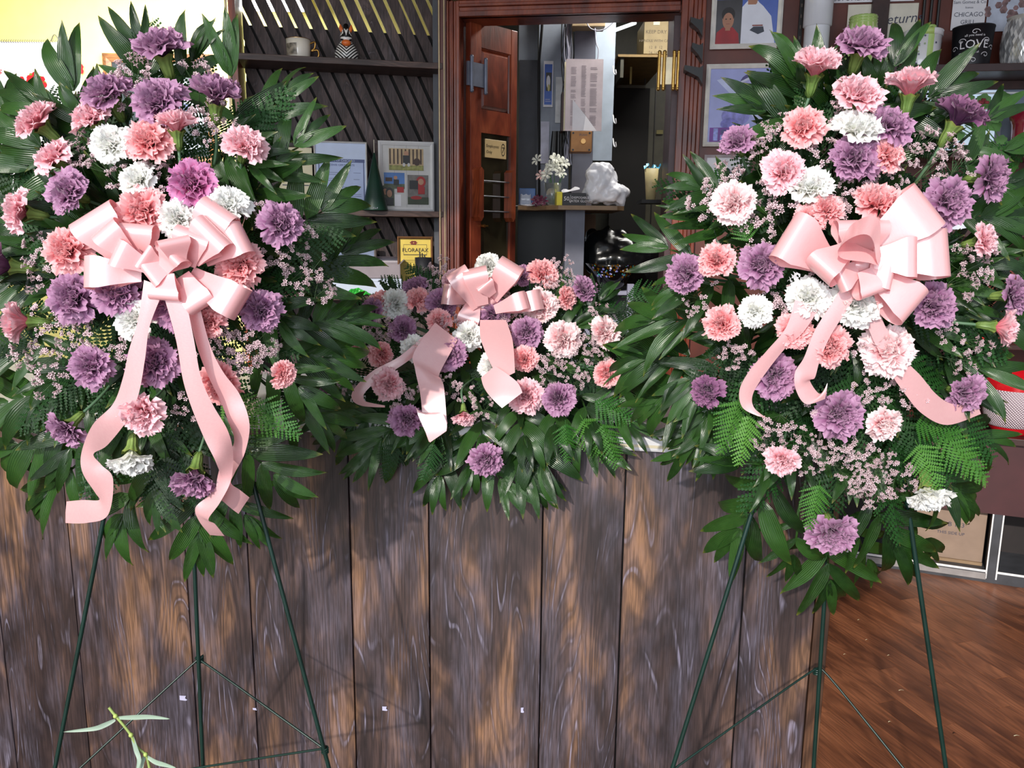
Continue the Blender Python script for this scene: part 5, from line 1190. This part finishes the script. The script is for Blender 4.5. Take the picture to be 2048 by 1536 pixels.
def add_loop(S, bow, bx, by, ax_, ay, wpx, lift=.05, bulge=.55, name='ribbon_loop', roll=0, pinch=.5):
    """satin loop: leaves the knot, swells towards the viewer, turns at the apex and returns behind"""
    y0 = S.surf(bx,by)-lift; p0 = at(bx,by,y0); p1 = at(ax_,ay,y0-.0)
    D = p1-p0; L = D.length; D.normalize(); Wd = D.cross(TOC).normalized()
    Nn = (Wd.cross(D)); 
    if Nn.dot(TOC) < 0: Nn = -Nn
    if roll: q = Matrix.Rotation(math.radians(roll),3,D); Wd = q@Wd; Nn = q@Nn
    w_ = wpx*y0/FPX; rows = []; n = 26; Hh = max(L*bulge, .018)
    for i in range(n+1):
        t = i/n; a = PI*t
        xx = L*(math.sin(a)**.75 if 0<t<1 else 0); hh = Hh*math.sin(2*a)*.62
        k = pinch+(1-pinch)*min(1,math.sin(a)*1.7)
        c = p0+D*xx+Nn*(hh+.012)
        rows.append([c-Wd*w_*.5*k*u for u in (-1,-.5,0,.5,1)])
    mb = MB(); mb.quadgrid(rows); o = mb.build(name, satinm, bow, None, True)
    return o
def add_tail(S, bow, st, lift=.06):
    """a hanging ribbon tail given by its two edges along the way"""
    rows = []
    for q in crv(st, 7):
        x1,y1,x2,y2,dz,tw = q; s_ = S.surf((x1+x2)/2,(y1+y2)/2)-lift
        a = at(x1,y1,s_-dz-tw); b = at(x2,y2,s_-dz+tw); m_ = (a+b)/2+TOC*.0015
        rows.append([a, a.lerp(m_,.5), m_, m_.lerp(b,.5), b])
    o = MB().quadgrid(rows).build('ribbon_tail', satinm, bow, None, True); return o
def tails(S, bow, lst, lift=.06):
    st = []
    for k,q in enumerate(lst):
        tw = q[5] if len(q)>5 else 0; st.append((q[0],q[1],q[2],q[3],q[4] if len(q)>4 else 0,tw))
    add_tail(S,bow,st,lift)
def knot(S, bow, x, y, lift, wpx=40):
    p = S.pt(x,y,lift); r = wpx*.5*p.y/FPX
    mb = MB(); mb.ball(p,r,r*.6,r*.8,n=12); mb.build('knot', satinm, bow, None, True)
def dome(cx,cy,rx,ry,D,B): return lambda x,y: D-B*max(0,1-((x-cx)/rx)**2-((y-cy)/ry)**2)**.5 if ((x-cx)/rx)**2+((y-cy)/ry)**2<1 else D
def make_spray(name,label,core,surf):
    o = root(name,tuple(core),label,'flower spray'); return Spray(o,core,surf)
# ================================================================== LEFT standing spray
dL = min(cfy(300,900), 1.9)
D0 = 1.47
SL = make_spray('standing_flower_spray','tall easel flower spray with pink bow before the yellow wall, leftmost of three arrangements',at(315,600,D0+.03),dome(310,560,380,560,D0,.16))
FRL = [(300,190,285,115,3,105),(350,185,385,120,3,95),(165,290,145,180,2,130),(60,340,20,240,3,125),(470,240,462,150,2,125),(490,270,550,210,3,105),
(530,350,590,290,3,100),(560,480,645,420,5,110),(590,570,685,505,5,115),(600,650,680,640,5,105),(560,700,650,715,5,110),(540,770,630,830,5,110),
(470,880,550,950,5,115),(395,960,400,1065,5,120),(280,950,245,1030,4,120),(170,910,95,985,5,115),(130,850,35,890,5,125),(150,340,80,290,4,130),(180,270,95,225,2,130),(110,780,15,805,5,120),
(90,690,0,700,5,110),(80,570,-10,565,5,110),(80,430,-10,385,5,115),(90,500,5,480,4,110),(520,710,600,775,5,100),(450,980,490,1030,3,100),
(230,300,180,250,4,100),(430,300,500,330,5,90),(480,420,530,360,4,100),(200,820,140,900,4,110),(300,880,310,980,4,100),(500,600,560,640,4,100)]
for k,(a,b,c,d,n,L) in enumerate(FRL): add_frond(SL,a,b,c,d,n,L,lift=-.03-.015*(k%3))
def backing(S,cx,cy,rx,ry,n,L,lift):
    for k in range(n):
        a = R.uniform(0,2*PI); q = R.uniform(0,1)**.5; x,y = cx+rx*q*math.cos(a),cy+ry*q*math.sin(a)
        add_frond(S,x-25*math.cos(a),y-25*math.sin(a),x+30*math.cos(a),y+30*math.sin(a),3,L,lift=lift-.02*R.random())
backing(SL,310,560,230,360,34,105,-.085)
CL = [(320,90,92,'p',0,-.82),(215,182,90,'p',-.2,-.6),(316,200,92,'p',0,-.35),(432,190,84,'p',.25,-.85),(70,240,84,'k',-.5,-.6),(180,232,74,'k',-.3,-.65),(352,248,72,'k',0,-.95),(220,286,76,'w',0,-.2),(297,282,82,'c',0,-.1),(490,288,76,'k',.35,-.5),(105,312,72,'k',-.5,-.55),(275,356,70,'w',-.2,-.35),(383,366,86,'m',0,0),(133,381,82,'p',-.35,-.1),(35,423,80,'k',-.8,0),(283,423,92,'c',0,0),(353,437,70,'w',0,0),(455,408,74,'w',.3,-.3),(563,447,78,'p',.5,-.1),(133,500,82,'c',0,0),(477,530,84,'c',.15,0),(3,530,84,'p',-.8,0),(145,595,90,'p',-.1,0),(232,583,88,'p',0,-.3),(350,612,94,'p',0,0),(522,622,78,'p',.4,.1),(268,640,76,'w',-.1,.2),(418,645,58,'c',0,0),(42,643,76,'k',-.82,0),(178,733,82,'p',-.2,.2),(303,724,90,'p',0,0),(438,765,78,'c',.1,.2),(568,748,50,'c',.65,.1),(130,860,74,'p',-.35,.75),(281,828,84,'k',0,.4),(262,918,82,'w',.05,.92),(388,956,84,'p',0,.88)]
for x,y,d,kd,tx,ty in CL: add_carnation(SL,x,y,d,kd,tx,ty,lift=.01 if 380<y<700 else 0)
for x,y in [(265,140),(280,165),(400,148),(255,190),(395,245),(430,228),(445,268),(190,258),(155,300),(150,345),(190,320),(330,330),(245,366),(340,372),(515,430),(600,470),(555,520),(585,555),(625,545),(640,590),(75,500),(80,550),(100,640),(130,690),(85,720),(100,760),(180,672),(245,695),(455,670),(430,695),(500,700),(525,690),(480,730),(350,712),(60,705),(380,800),(150,640),(410,230),(230,210),(505,715)]: add_statice(SL,x,y,76,.005,310,560)
for k in range(70):
    a = R.uniform(0,2*PI); q = R.uniform(.05,.80)**.8; x,y = 310+300*q*math.cos(a),570+430*q*math.sin(a)
    add_fern(SL,x,y,math.cos(a),math.sin(a),R.uniform(130,190),-.05-.03*R.random())
for x,y,dx,dy,L in [(430,790,.8,.5,150),(500,800,.8,.6,130),(330,900,.1,1,150),(360,900,.3,1,150),(150,660,-.2,-1,100),(240,820,-.4,.6,110)]: add_fern(SL,x,y,dx,dy,L,.0,bright=(x>420))
bo = bpy.data.objects.new('ribbon_bow',None); bo.empty_display_size=.03; link(bo,SL.o,Matrix.Translation(SL.pt(335,525,.06)))
for q in [(250,515,188,425,92,.035,.35,0),(400,505,452,415,74,.03,.35,0),(415,520,500,475,66,.035,.4,0),(285,520,285,448,66,.05,.4,0),(275,520,215,455,56,.06,.5,0),(290,550,180,548,62,.045,.4,0),(300,535,238,505,54,.075,.6,0),(320,530,292,512,50,.07,.8,0),(380,530,400,462,72,.055,.45,0),(390,520,443,460,80,.055,.4,0),(385,550,490,612,68,.05,.4,0),(370,550,415,615,58,.06,.4,0),(340,545,340,600,60,.075,.5,0),(355,525,340,478,60,.085,.7,30),(335,540,365,505,52,.075,.8,0),(345,530,310,560,50,.07,.7,0)]:
    add_loop(SL,bo,*q[:5],lift=q[5],bulge=q[6],roll=q[7])
knot(SL,bo,330,535,.07,40)
tails(SL,bo,[(288,560,330,575),(276,640,300,650),(258,700,290,718),(246,755,278,785),(226,808,258,835),(185,850,215,890,.0,.012),(163,905,187,908,0,.0),(165,945,203,930),(190,985,226,958,0,-.01),(198,1000,216,1030,.0,-.005),(165,1000,172,1046),(133,1003,131,1046)],.07)
tails(SL,bo,[(330,600,372,600),(352,680,388,680),(366,760,402,755),(385,820,426,810),(410,880,455,860),(432,925,466,905,0,.01),(440,958,462,960,0,.0),(418,990,440,1005,0,-.012),(391,1015,417,1038),(398,1042,430,1048),(420,1070,449,1072)],.085)
tails(SL,bo,[(375,620,400,615),(396,700,420,690),(420,760,445,742),(440,800,480,790),(456,842,499,848,.01,0),(468,885,490,905),(440,935,470,945,-.0,.01),(433,985,462,966,.02,0),(452,1008,480,980,.02,0),(477,1028,499,995,.02,0)],.06)
tails(SL,bo,[(345,470,375,480),(385,450,405,440),(392,420,408,410),(378,400,400,388),(345,400,372,382)],.03)
# ================================================================== RIGHT standing spray
D1 = 1.40
SR_ = make_spray('standing_flower_spray','tall easel flower spray with large pink bow, rightmost of three arrangements',at(1710,600,D1+.03),dome(1710,560,390,560,D1,.16))
FRR = [(1730,230,1790,130,2,110),(1640,230,1600,160,4,115),(1600,270,1585,190,3,100),(1610,260,1530,222,3,110),(1800,230,1860,195,3,110),(1900,300,1975,240,2,105),(1930,330,2010,300,2,100),(1490,420,1410,375,5,90),(1480,470,1395,435,5,90),(1430,530,1335,495,4,115),(1400,640,1310,640,6,115),(1380,710,1290,720,6,115),(1400,760,1320,800,5,110),(1470,780,1400,840,5,110),(1460,700,1390,760,4,110),(1540,930,1480,925,2,110),(1550,970,1480,1060,5,130),(1650,1060,1660,1160,5,118),(1740,1000,1790,1085,5,125),(1850,930,1915,985,6,110),(1870,850,1955,870,5,100),(1890,720,1960,740,3,115),(1920,430,2005,440,6,100),(1930,370,2015,365,5,100),(1600,1040,1585,1110,4,90),(1950,620,2030,640,5,100),(1700,1030,1735,1120,5,90),(1940,500,2040,520,5,100),(1450,850,1370,900,4,90),(1800,1000,1850,1080,4,100),(1460,560,1390,580,4,100)]
for k,(a,b,c,d,n,L) in enumerate(FRR): add_frond(SR_,a,b,c,d,n,L,lift=-.03-.015*(k%3))
backing(SR_,1710,580,250,360,36,105,-.085); backing(SR_,1450,760,60,90,6,100,-.06)
CR_ = [(1724,86,88,'p',0,-.78),(1632,134,80,'k',.1,-.9),(1717,187,90,'k',0,-.5),(1821,174,82,'k',0,-.93),(1607,252,72,'c',-.2,-.2),(1716,254,88,'w',0,-.7),(1780,248,80,'p',.1,-.5),(1920,233,90,'d',.3,-.75),(1474,281,60,'p',-.5,-.4),(1713,313,92,'p',0,-.1),(1778,308,62,'c',.2,-.2),(1568,340,80,'k',-.2,-.2),(1621,371,82,'w',-.1,-.6),(1985,355,80,'p',.5,.1),(1900,402,88,'p',.2,0),(1468,405,78,'q',-.2,-.1),(1622,436,60,'c',-.1,-.3),(1655,415,58,'c',.1,-.3),(1753,401,82,'c',0,-.55),(1970,480,64,'k',.6,-.1),(1370,547,72,'p',-.55,0),(1432,520,64,'c',-.45,-.1),(1525,530,80,'p',0,-.1),(1617,594,78,'w',-.1,-.1),(1716,607,92,'w',0,0),(1870,610,88,'p',.2,0),(2030,590,74,'p',.6,0),(1510,623,58,'w',-.3,.1),(1443,647,66,'c',-.55,0),(1590,662,70,'c',0,0),(1661,693,74,'c',0,0),(1778,700,96,'q',.05,0),(2003,655,66,'k',.8,.1),(1548,752,88,'p',-.05,0),(1680,828,90,'p',0,.1),(1413,783,64,'d',-.6,.2),(1934,790,80,'p',.3,.2),(1770,848,66,'q',.1,.3),(1563,922,62,'k',-.3,.45),(1857,990,82,'w',0,.9),(1665,1068,92,'p',0,.55)]
for x,y,d,kd,tx,ty in CR_: add_carnation(SR_,x,y,d,kd,tx,ty,lift=.01 if 380<y<700 else 0)
for x,y in [(1560,260),(1530,290),(1500,310),(1670,228),(1550,350),(1460,350),(1430,390),(1410,420),(1640,310),(1680,340),(1850,280),(1890,300),(1920,320),(1820,310),(1870,340),(1740,350),(1790,350),(1560,400),(1540,430),(1500,450),(1660,400),(1690,410),(1600,515),(1565,500),(1530,590),(1560,610),(1400,550),(1390,600),(1930,510),(1950,540),(1975,500),(1930,570),(1660,640),(1690,675),(1900,670),(1930,725),(1960,690),(1760,760),(1720,790),(1800,760),(1820,790),(1750,800),(1530,870),(1560,850),(1620,880),(1600,910),(1660,920),(1700,900),(1750,910),(1780,940),(1700,960),(1760,975),(1730,990),(1810,960),(1480,700),(1470,715),(1640,820),(1720,930),(1680,890),(1735,955)]: add_statice(SR_,x,y,74,.005,1710,560)
for k in range(72):
    a = R.uniform(0,2*PI); q = R.uniform(.05,.80)**.8; x,y = 1705+300*q*math.cos(a),580+440*q*math.sin(a)
    add_fern(SR_,x,y,math.cos(a),math.sin(a),R.uniform(130,190),-.05-.03*R.random())
for x,y,dx,dy,L in [(1480,790,-.3,1,130),(1500,820,-.2,1,120),(1870,860,.6,.6,150),(1830,880,.4,.9,120),(1500,490,-.4,-1,90),(1900,880,.7,.8,120),(1820,850,.7,.1,120),(1640,960,-.2,1,110)]: add_fern(SR_,x,y,dx,dy,L,.01,bright=True)
bo = bpy.data.objects.new('ribbon_bow',None); bo.empty_display_size=.03; link(bo,SR_.o,Matrix.Translation(SR_.pt(1720,510,.06)))
for q in [(1650,530,1560,470,100,.035,.35,0),(1730,500,1850,408,96,.04,.35,0),(1760,520,1885,510,92,.04,.4,0),(1710,520,1715,440,100,.045,.4,0),(1700,500,1635,555,66,.06,.5,25),(1740,520,1822,520,78,.06,.5,0),(1740,550,1815,620,80,.05,.4,0),(1745,530,1690,470,74,.09,.7,40),(1710,540,1665,560,60,.055,.5,0),(1730,545,1775,555,60,.06,.6,0),(1720,540,1735,590,56,.06,.6,0)]:
    add_loop(SR_,bo,*q[:5],lift=q[5],bulge=q[6],roll=q[7])
knot(SR_,bo,1722,530,.06,44)
tails(SR_,bo,[(1590,600,1640,615),(1572,655,1606,665),(1535,700,1572,695),(1500,740,1530,748),(1479,780,1506,788),(1485,815,1508,815),(1515,832,1533,836)],.05)
tails(SR_,bo,[(1690,560,1730,560),(1668,600,1700,610),(1630,660,1662,670),(1608,715,1640,720),(1590,745,1630,755),(1592,780,1620,762,0,.01),(1612,808,1640,788,.01,.01),(1650,798,1655,766,.0,.0)],.05)
tails(SR_,bo,[(1722,560,1750,560),(1735,650,1765,640),(1775,735,1808,715),(1808,785,1842,752),(1845,828,1872,788),(1895,850,1905,808),(1962,828,1952,806)],.035)
# ================================================================== CENTRE casket-style piece on the counter
cy970 = cfy(970,900)
def surfC(x,y):
    base_ = CF_y(x)-.06; t = max(0,min(1,(880-y)/330)); return base_+.30*t*t
def CF_y(x): return cfy(x, 870)
SC = make_spray('flower_spray','low wide spray of carnations with pink bow lying on the counter between the easels',CF.M @ Vector((CF.px(970,760,.1)[0],.15,ZC+.13)),surfC)
FRC = [(800,840,745,895,5,95),(900,880,880,950,4,90),(960,900,1000,960,4,90),(1020,880,1055,945,5,95),(900,820,870,860,4,85),(960,820,965,870,4,85),(1040,820,1050,870,4,85),(1110,800,1110,850,4,85),(1160,790,1180,840,4,80),(850,800,830,840,4,80),(1060,850,1085,925,4,100),(1130,840,1195,890,5,85),(1180,800,1260,845,5,75),(720,790,655,805,5,80),(760,830,685,860,5,80),(1200,760,1275,790,5,75),(720,640,690,640,4,70),(700,700,650,700,4,70),(1210,700,1280,700,4,70),(1160,640,1200,600,4,60),(950,860,940,930,4,80)]
for k,(a,b,c,d,n,L) in enumerate(FRC): add_frond(SC,a,b,c,d,n,L,lift=-.015-.01*(k%2),ldroop=.15)
backing(SC,970,690,230,110,12,70,-.05)
CC = [(978,530,52,'w',0,-.5),(1048,550,42,'p',.2,-.3),(1085,545,58,'c',.1,-.6),(1170,578,50,'p',.6,-.3),(1135,595,44,'c',.7,0),(830,572,50,'p',-.2,-.7),(760,603,46,'c',-.4,-.4),(789,607,58,'w',0,0),(835,598,50,'c',-.1,-.5),(884,607,58,'p',0,0),(877,643,44,'c',0,0),(988,630,60,'p',0,0),(1082,612,62,'q',0,0),(1053,665,60,'p',0,0),(806,658,52,'p',0,0),(937,672,52,'w',0,0),(1127,678,68,'q',0,0),(1212,665,60,'q',.35,-.2),(825,697,48,'w',-.4,0),(899,707,62,'p',0,0),(761,709,50,'c',-.2,0),(1050,718,50,'c',0,0),(1216,748,52,'c',.2,.1),(988,732,60,'w',0,0),(1270,738,48,'d',.7,.1),(776,770,62,'k',-.2,.2),(1052,793,66,'k',0,0),(1117,798,64,'p',0,.1),(812,842,64,'p',-.1,.3),(928,832,42,'k',0,.9),(973,922,64,'p',0,.5),(650,778,44,'p',-.7,.1),(705,680,40,'c',-.6,0),(742,622,50,'p',-.5,-.2),(905,560,46,'k',-.3,-.4),(1010,560,40,'k',.1,-.6),(650,735,26,'k',-.5,0)]
for x,y,d,kd,tx,ty in CC: add_carnation(SC,x,y,d,kd,tx,ty)
for x,y in [(870,560),(860,585),(880,540),(1120,540),(1135,570),(1010,610),(1020,630),(930,640),(905,660),(750,645),(720,700),(700,720),(735,680),(900,780),(930,790),(830,785),(800,790),(1180,680),(1170,720),(1140,740),(1160,760),(1090,745),(1250,700),(1190,630),(1100,580),(830,625),(960,815),(690,765),(1150,690),(1030,645),(770,660),(1200,710),(1100,720),(1010,600)]: add_statice(SC,x,y,58,.005,970,720)
for k in range(64):
    x = R.uniform(700,1250); y = R.uniform(590,850); a = math.atan2(y-690,x-970)
    add_fern(SC,x,y,math.cos(a),math.sin(a)+.25,R.uniform(80,130),-.03-.02*R.random())
for x,y,dx,dy,L in [(1160,830,.5,.8,120),(1200,840,.4,1,110),(1180,800,.9,.4,110),(1130,840,.1,1,90),(870,880,-.3,1,90),(790,880,-.3,1,90)]: add_fern(SC,x,y,dx,dy,L,.02,bright=(x>1100))
bo = bpy.data.objects.new('ribbon_bow',None); bo.empty_display_size=.03; link(bo,SC.o,Matrix.Translation(SC.pt(965,600,.06)))
for q in [(955,615,910,540,44,.06,.4,0),(965,610,948,535,48,.07,.45,0),(980,605,1028,525,50,.055,.4,0),(990,620,1055,600,36,.07,.4,0),(955,590,935,650,44,.08,.5,0),(1000,620,1085,600,40,.03,.5,0),(950,600,885,590,40,.03,.5,0),(985,590,965,565,36,.10,.8,0),(960,575,990,610,40,.09,.7,30)]:
    add_loop(SC,bo,*q[:5],lift=q[5],bulge=q[6],roll=q[7])
knot(SC,bo,968,615,.05,30)
tails(SC,bo,[(870,645,915,680),(828,705,880,745),(830,738,882,758),(840,785,888,775),(845,830,893,835,.0,0),(850,860,893,850),(858,884,870,868)],.07)
tails(SC,bo,[(832,815,845,830),(838,835,880,825),(850,862,893,845),(860,885,893,862)],.09)
tails(SC,bo,[(960,640,1012,640),(962,680,1025,680),(985,735,1029,725),(1000,760,1030,745)],.08)
tails(SC,bo,[(962,755,990,732),(968,775,1010,745),(982,795,1035,765),(1004,816,1045,785)],.09)
tails(SC,bo,[(860,660,875,675),(800,712,812,725),(745,742,757,760),(708,778,730,785),(705,800,728,798),(725,812,735,804),(770,815,770,811)],.04)
MB().box(*[0,.001,0,.001,0,.001]) # no-op
a,b = CF.px(740,800,.1)[0], CF.px(1190,800,.1)[0]
MB().box(a,b,.05,.28,ZC+.0005,ZC+.10,bev=.02).build('foam_block', mat('foam_green',(20,48,26),.9,var=.2,bump=.5), SC.o, CF.M)
# foam cages of the easel sprays
for S_,cx in ((SL,315),(SR_,1710)):
    c = S_.core
    MB().box(c.x-.09,c.x+.09,c.y-.02,c.y+.05,c.z-.22,c.z+.22,bev=.02).build('foam_cage', mat('foam_green',(20,48,26),.9), S_.o)
# ================================================================== wire easels
def easel(label, front, back, hub, ties, dF, dB, hubz):
    p = [at(x,y,dF) for x,y in (front[0],front[1])]
    rt = root('wire_easel', (at(*hub,dB).x, dB, 0), label, 'easel')
    def leg(a, b, da, db):
        A = at(*a,da); B = at(*b,db); d = (B-A); t = (0.004-A.z)/d.z; E = A+d*t; MB().tube([A.lerp(B,-.0),E],.0042,10).build('leg', greenw, rt, None, True); return A,E
    l1 = leg(front[0],front[1],D_top(dF),dF); l2 = leg(front[2],front[3],D_top(dF),dF); l3 = leg(back[0],back[1],dB-.02,dB)
    top = l3[0]+Vector((0,-.02,.45)); 
    for l in (l1,l2): MB().tube([l[0],Vector(((l[0].x+top.x)/2,l[0].y,(l[0].z+top.z)/2)),top],.0042,8).build('upper_rod', greenw, rt, None, True)
    MB().tube([l3[0],top],.0042,8).build('upper_rod', greenw, rt, None, True)
    H = at(*hub,dB)
    mb = MB()
    for k in range(3): mb.tube([H+Vector((.0065*math.cos(t*.7),.0065*math.sin(t*.7),(k-1)*.0045+.0005*t)) for t in range(10)],.0022,6)
    mb.build('collar', greenw, rt, None, True)
    for (x,y,dd,kx,ky) in ties:
        E = at(x,y,dd); K = at(kx,ky,dB-.01)
        MB().tube([Vector(q) for q in crv([tuple(H+Vector((0,-.006,.002))),tuple(K),tuple(E)],6)],.0023,6).build('tie_wire', greenw, rt, None, True)
    return rt, H
D_top = lambda d: d+.02
e1,H1 = easel('dark green wire easel holding the left standing spray',[(254,800),(110,1536),(462,800),(658,1536)],[(384,1010),(406,1536)],(400,1322),[(160,1536,1.45,388,1326),(648,1497,1.44,412,1328)],1.43,1.56,0)
A = at(648,1497,1.44); MB().tube([A,at(405,1534,1.5),at(250,1560,1.52)],.0023,6).build('cross_wire', greenw, e1, None, True)
A = at(650,1500,1.435); mb = MB()
for k in range(3): mb.tube([A+Vector((.006*math.cos(t*.7),.006*math.sin(t*.7),(k-1)*.0045)) for t in range(10)],.002,6)
mb.build('collar', greenw, e1, None, True)
e2,H2 = easel('dark green wire easel holding the right standing spray',[(1560,843),(1345,1536),(1792,850),(1892,1536)],[(1656,1090),(1627,1536)],(1634,1345),[(1345,1540,1.36,1615,1348),(1810,1540,1.36,1655,1350)],1.35,1.50,0)
# ================================================================== cut carnation stem in the left foreground
cs_ = root('carnation_cutting',at(290,1536,1.25),'pale green leafy cut carnation stem at the bottom left in front of easel wire','cutting')
dd = 1.25
pts = [(218,1415),(230,1430),(247,1450),(262,1470),(275,1495),(291,1510),(300,1540),(320,1640),(340,1900)]
P_ = [at(x,y,dd) for x,y in pts]; E = P_[-1]+(P_[-1]-P_[-2])*((0.004-P_[-1].z)/((P_[-1]-P_[-2]).z))
MB().tube([Vector(q) for q in crv([tuple(p) for p in P_]+[tuple(E)],5)],.0024,7).build('stem', mat('cut_stem',(150,170,96),.5,var=.15), cs_, None, True)
for x,y in ((231,1432),(262,1470),(291,1509)): MB().ball(tuple(at(x,y,dd-.001)),.0042,n=8).build('node', mat('node_green',(170,190,100),.5), cs_, None, True)
lg_ = mat('grey_leaf',(138,158,140),.5,var=.1)
for pl in ([(235,1436),(265,1435),(300,1434),(340,1438)],[(230,1440),(210,1450),(185,1458),(126,1464)],[(264,1472),(272,1500),(278,1520),(272,1545)],[(292,1512),(310,1524),(330,1530),(352,1536)],[(290,1512),(284,1525),(280,1545),(276,1560)]):
    c = crv([tuple(at(x,y,dd-.006*k)) for k,(x,y) in enumerate(pl)],5); n_ = len(c); rows = []
    for i,q in enumerate(c):
        t = i/(n_-1); w_ = .0042*math.sin(PI*min(1,.12+t*.88))**.7; d = (Vector(c[min(i+1,n_-1)])-Vector(c[max(0,i-1)])).normalized(); sd = d.cross(TOC).normalized()
        rows.append([Vector(q)-sd*w_, Vector(q)-TOC*.0012, Vector(q)+sd*w_])
    MB().quadgrid(rows).build('leaf', lg_, cs_, None, True)
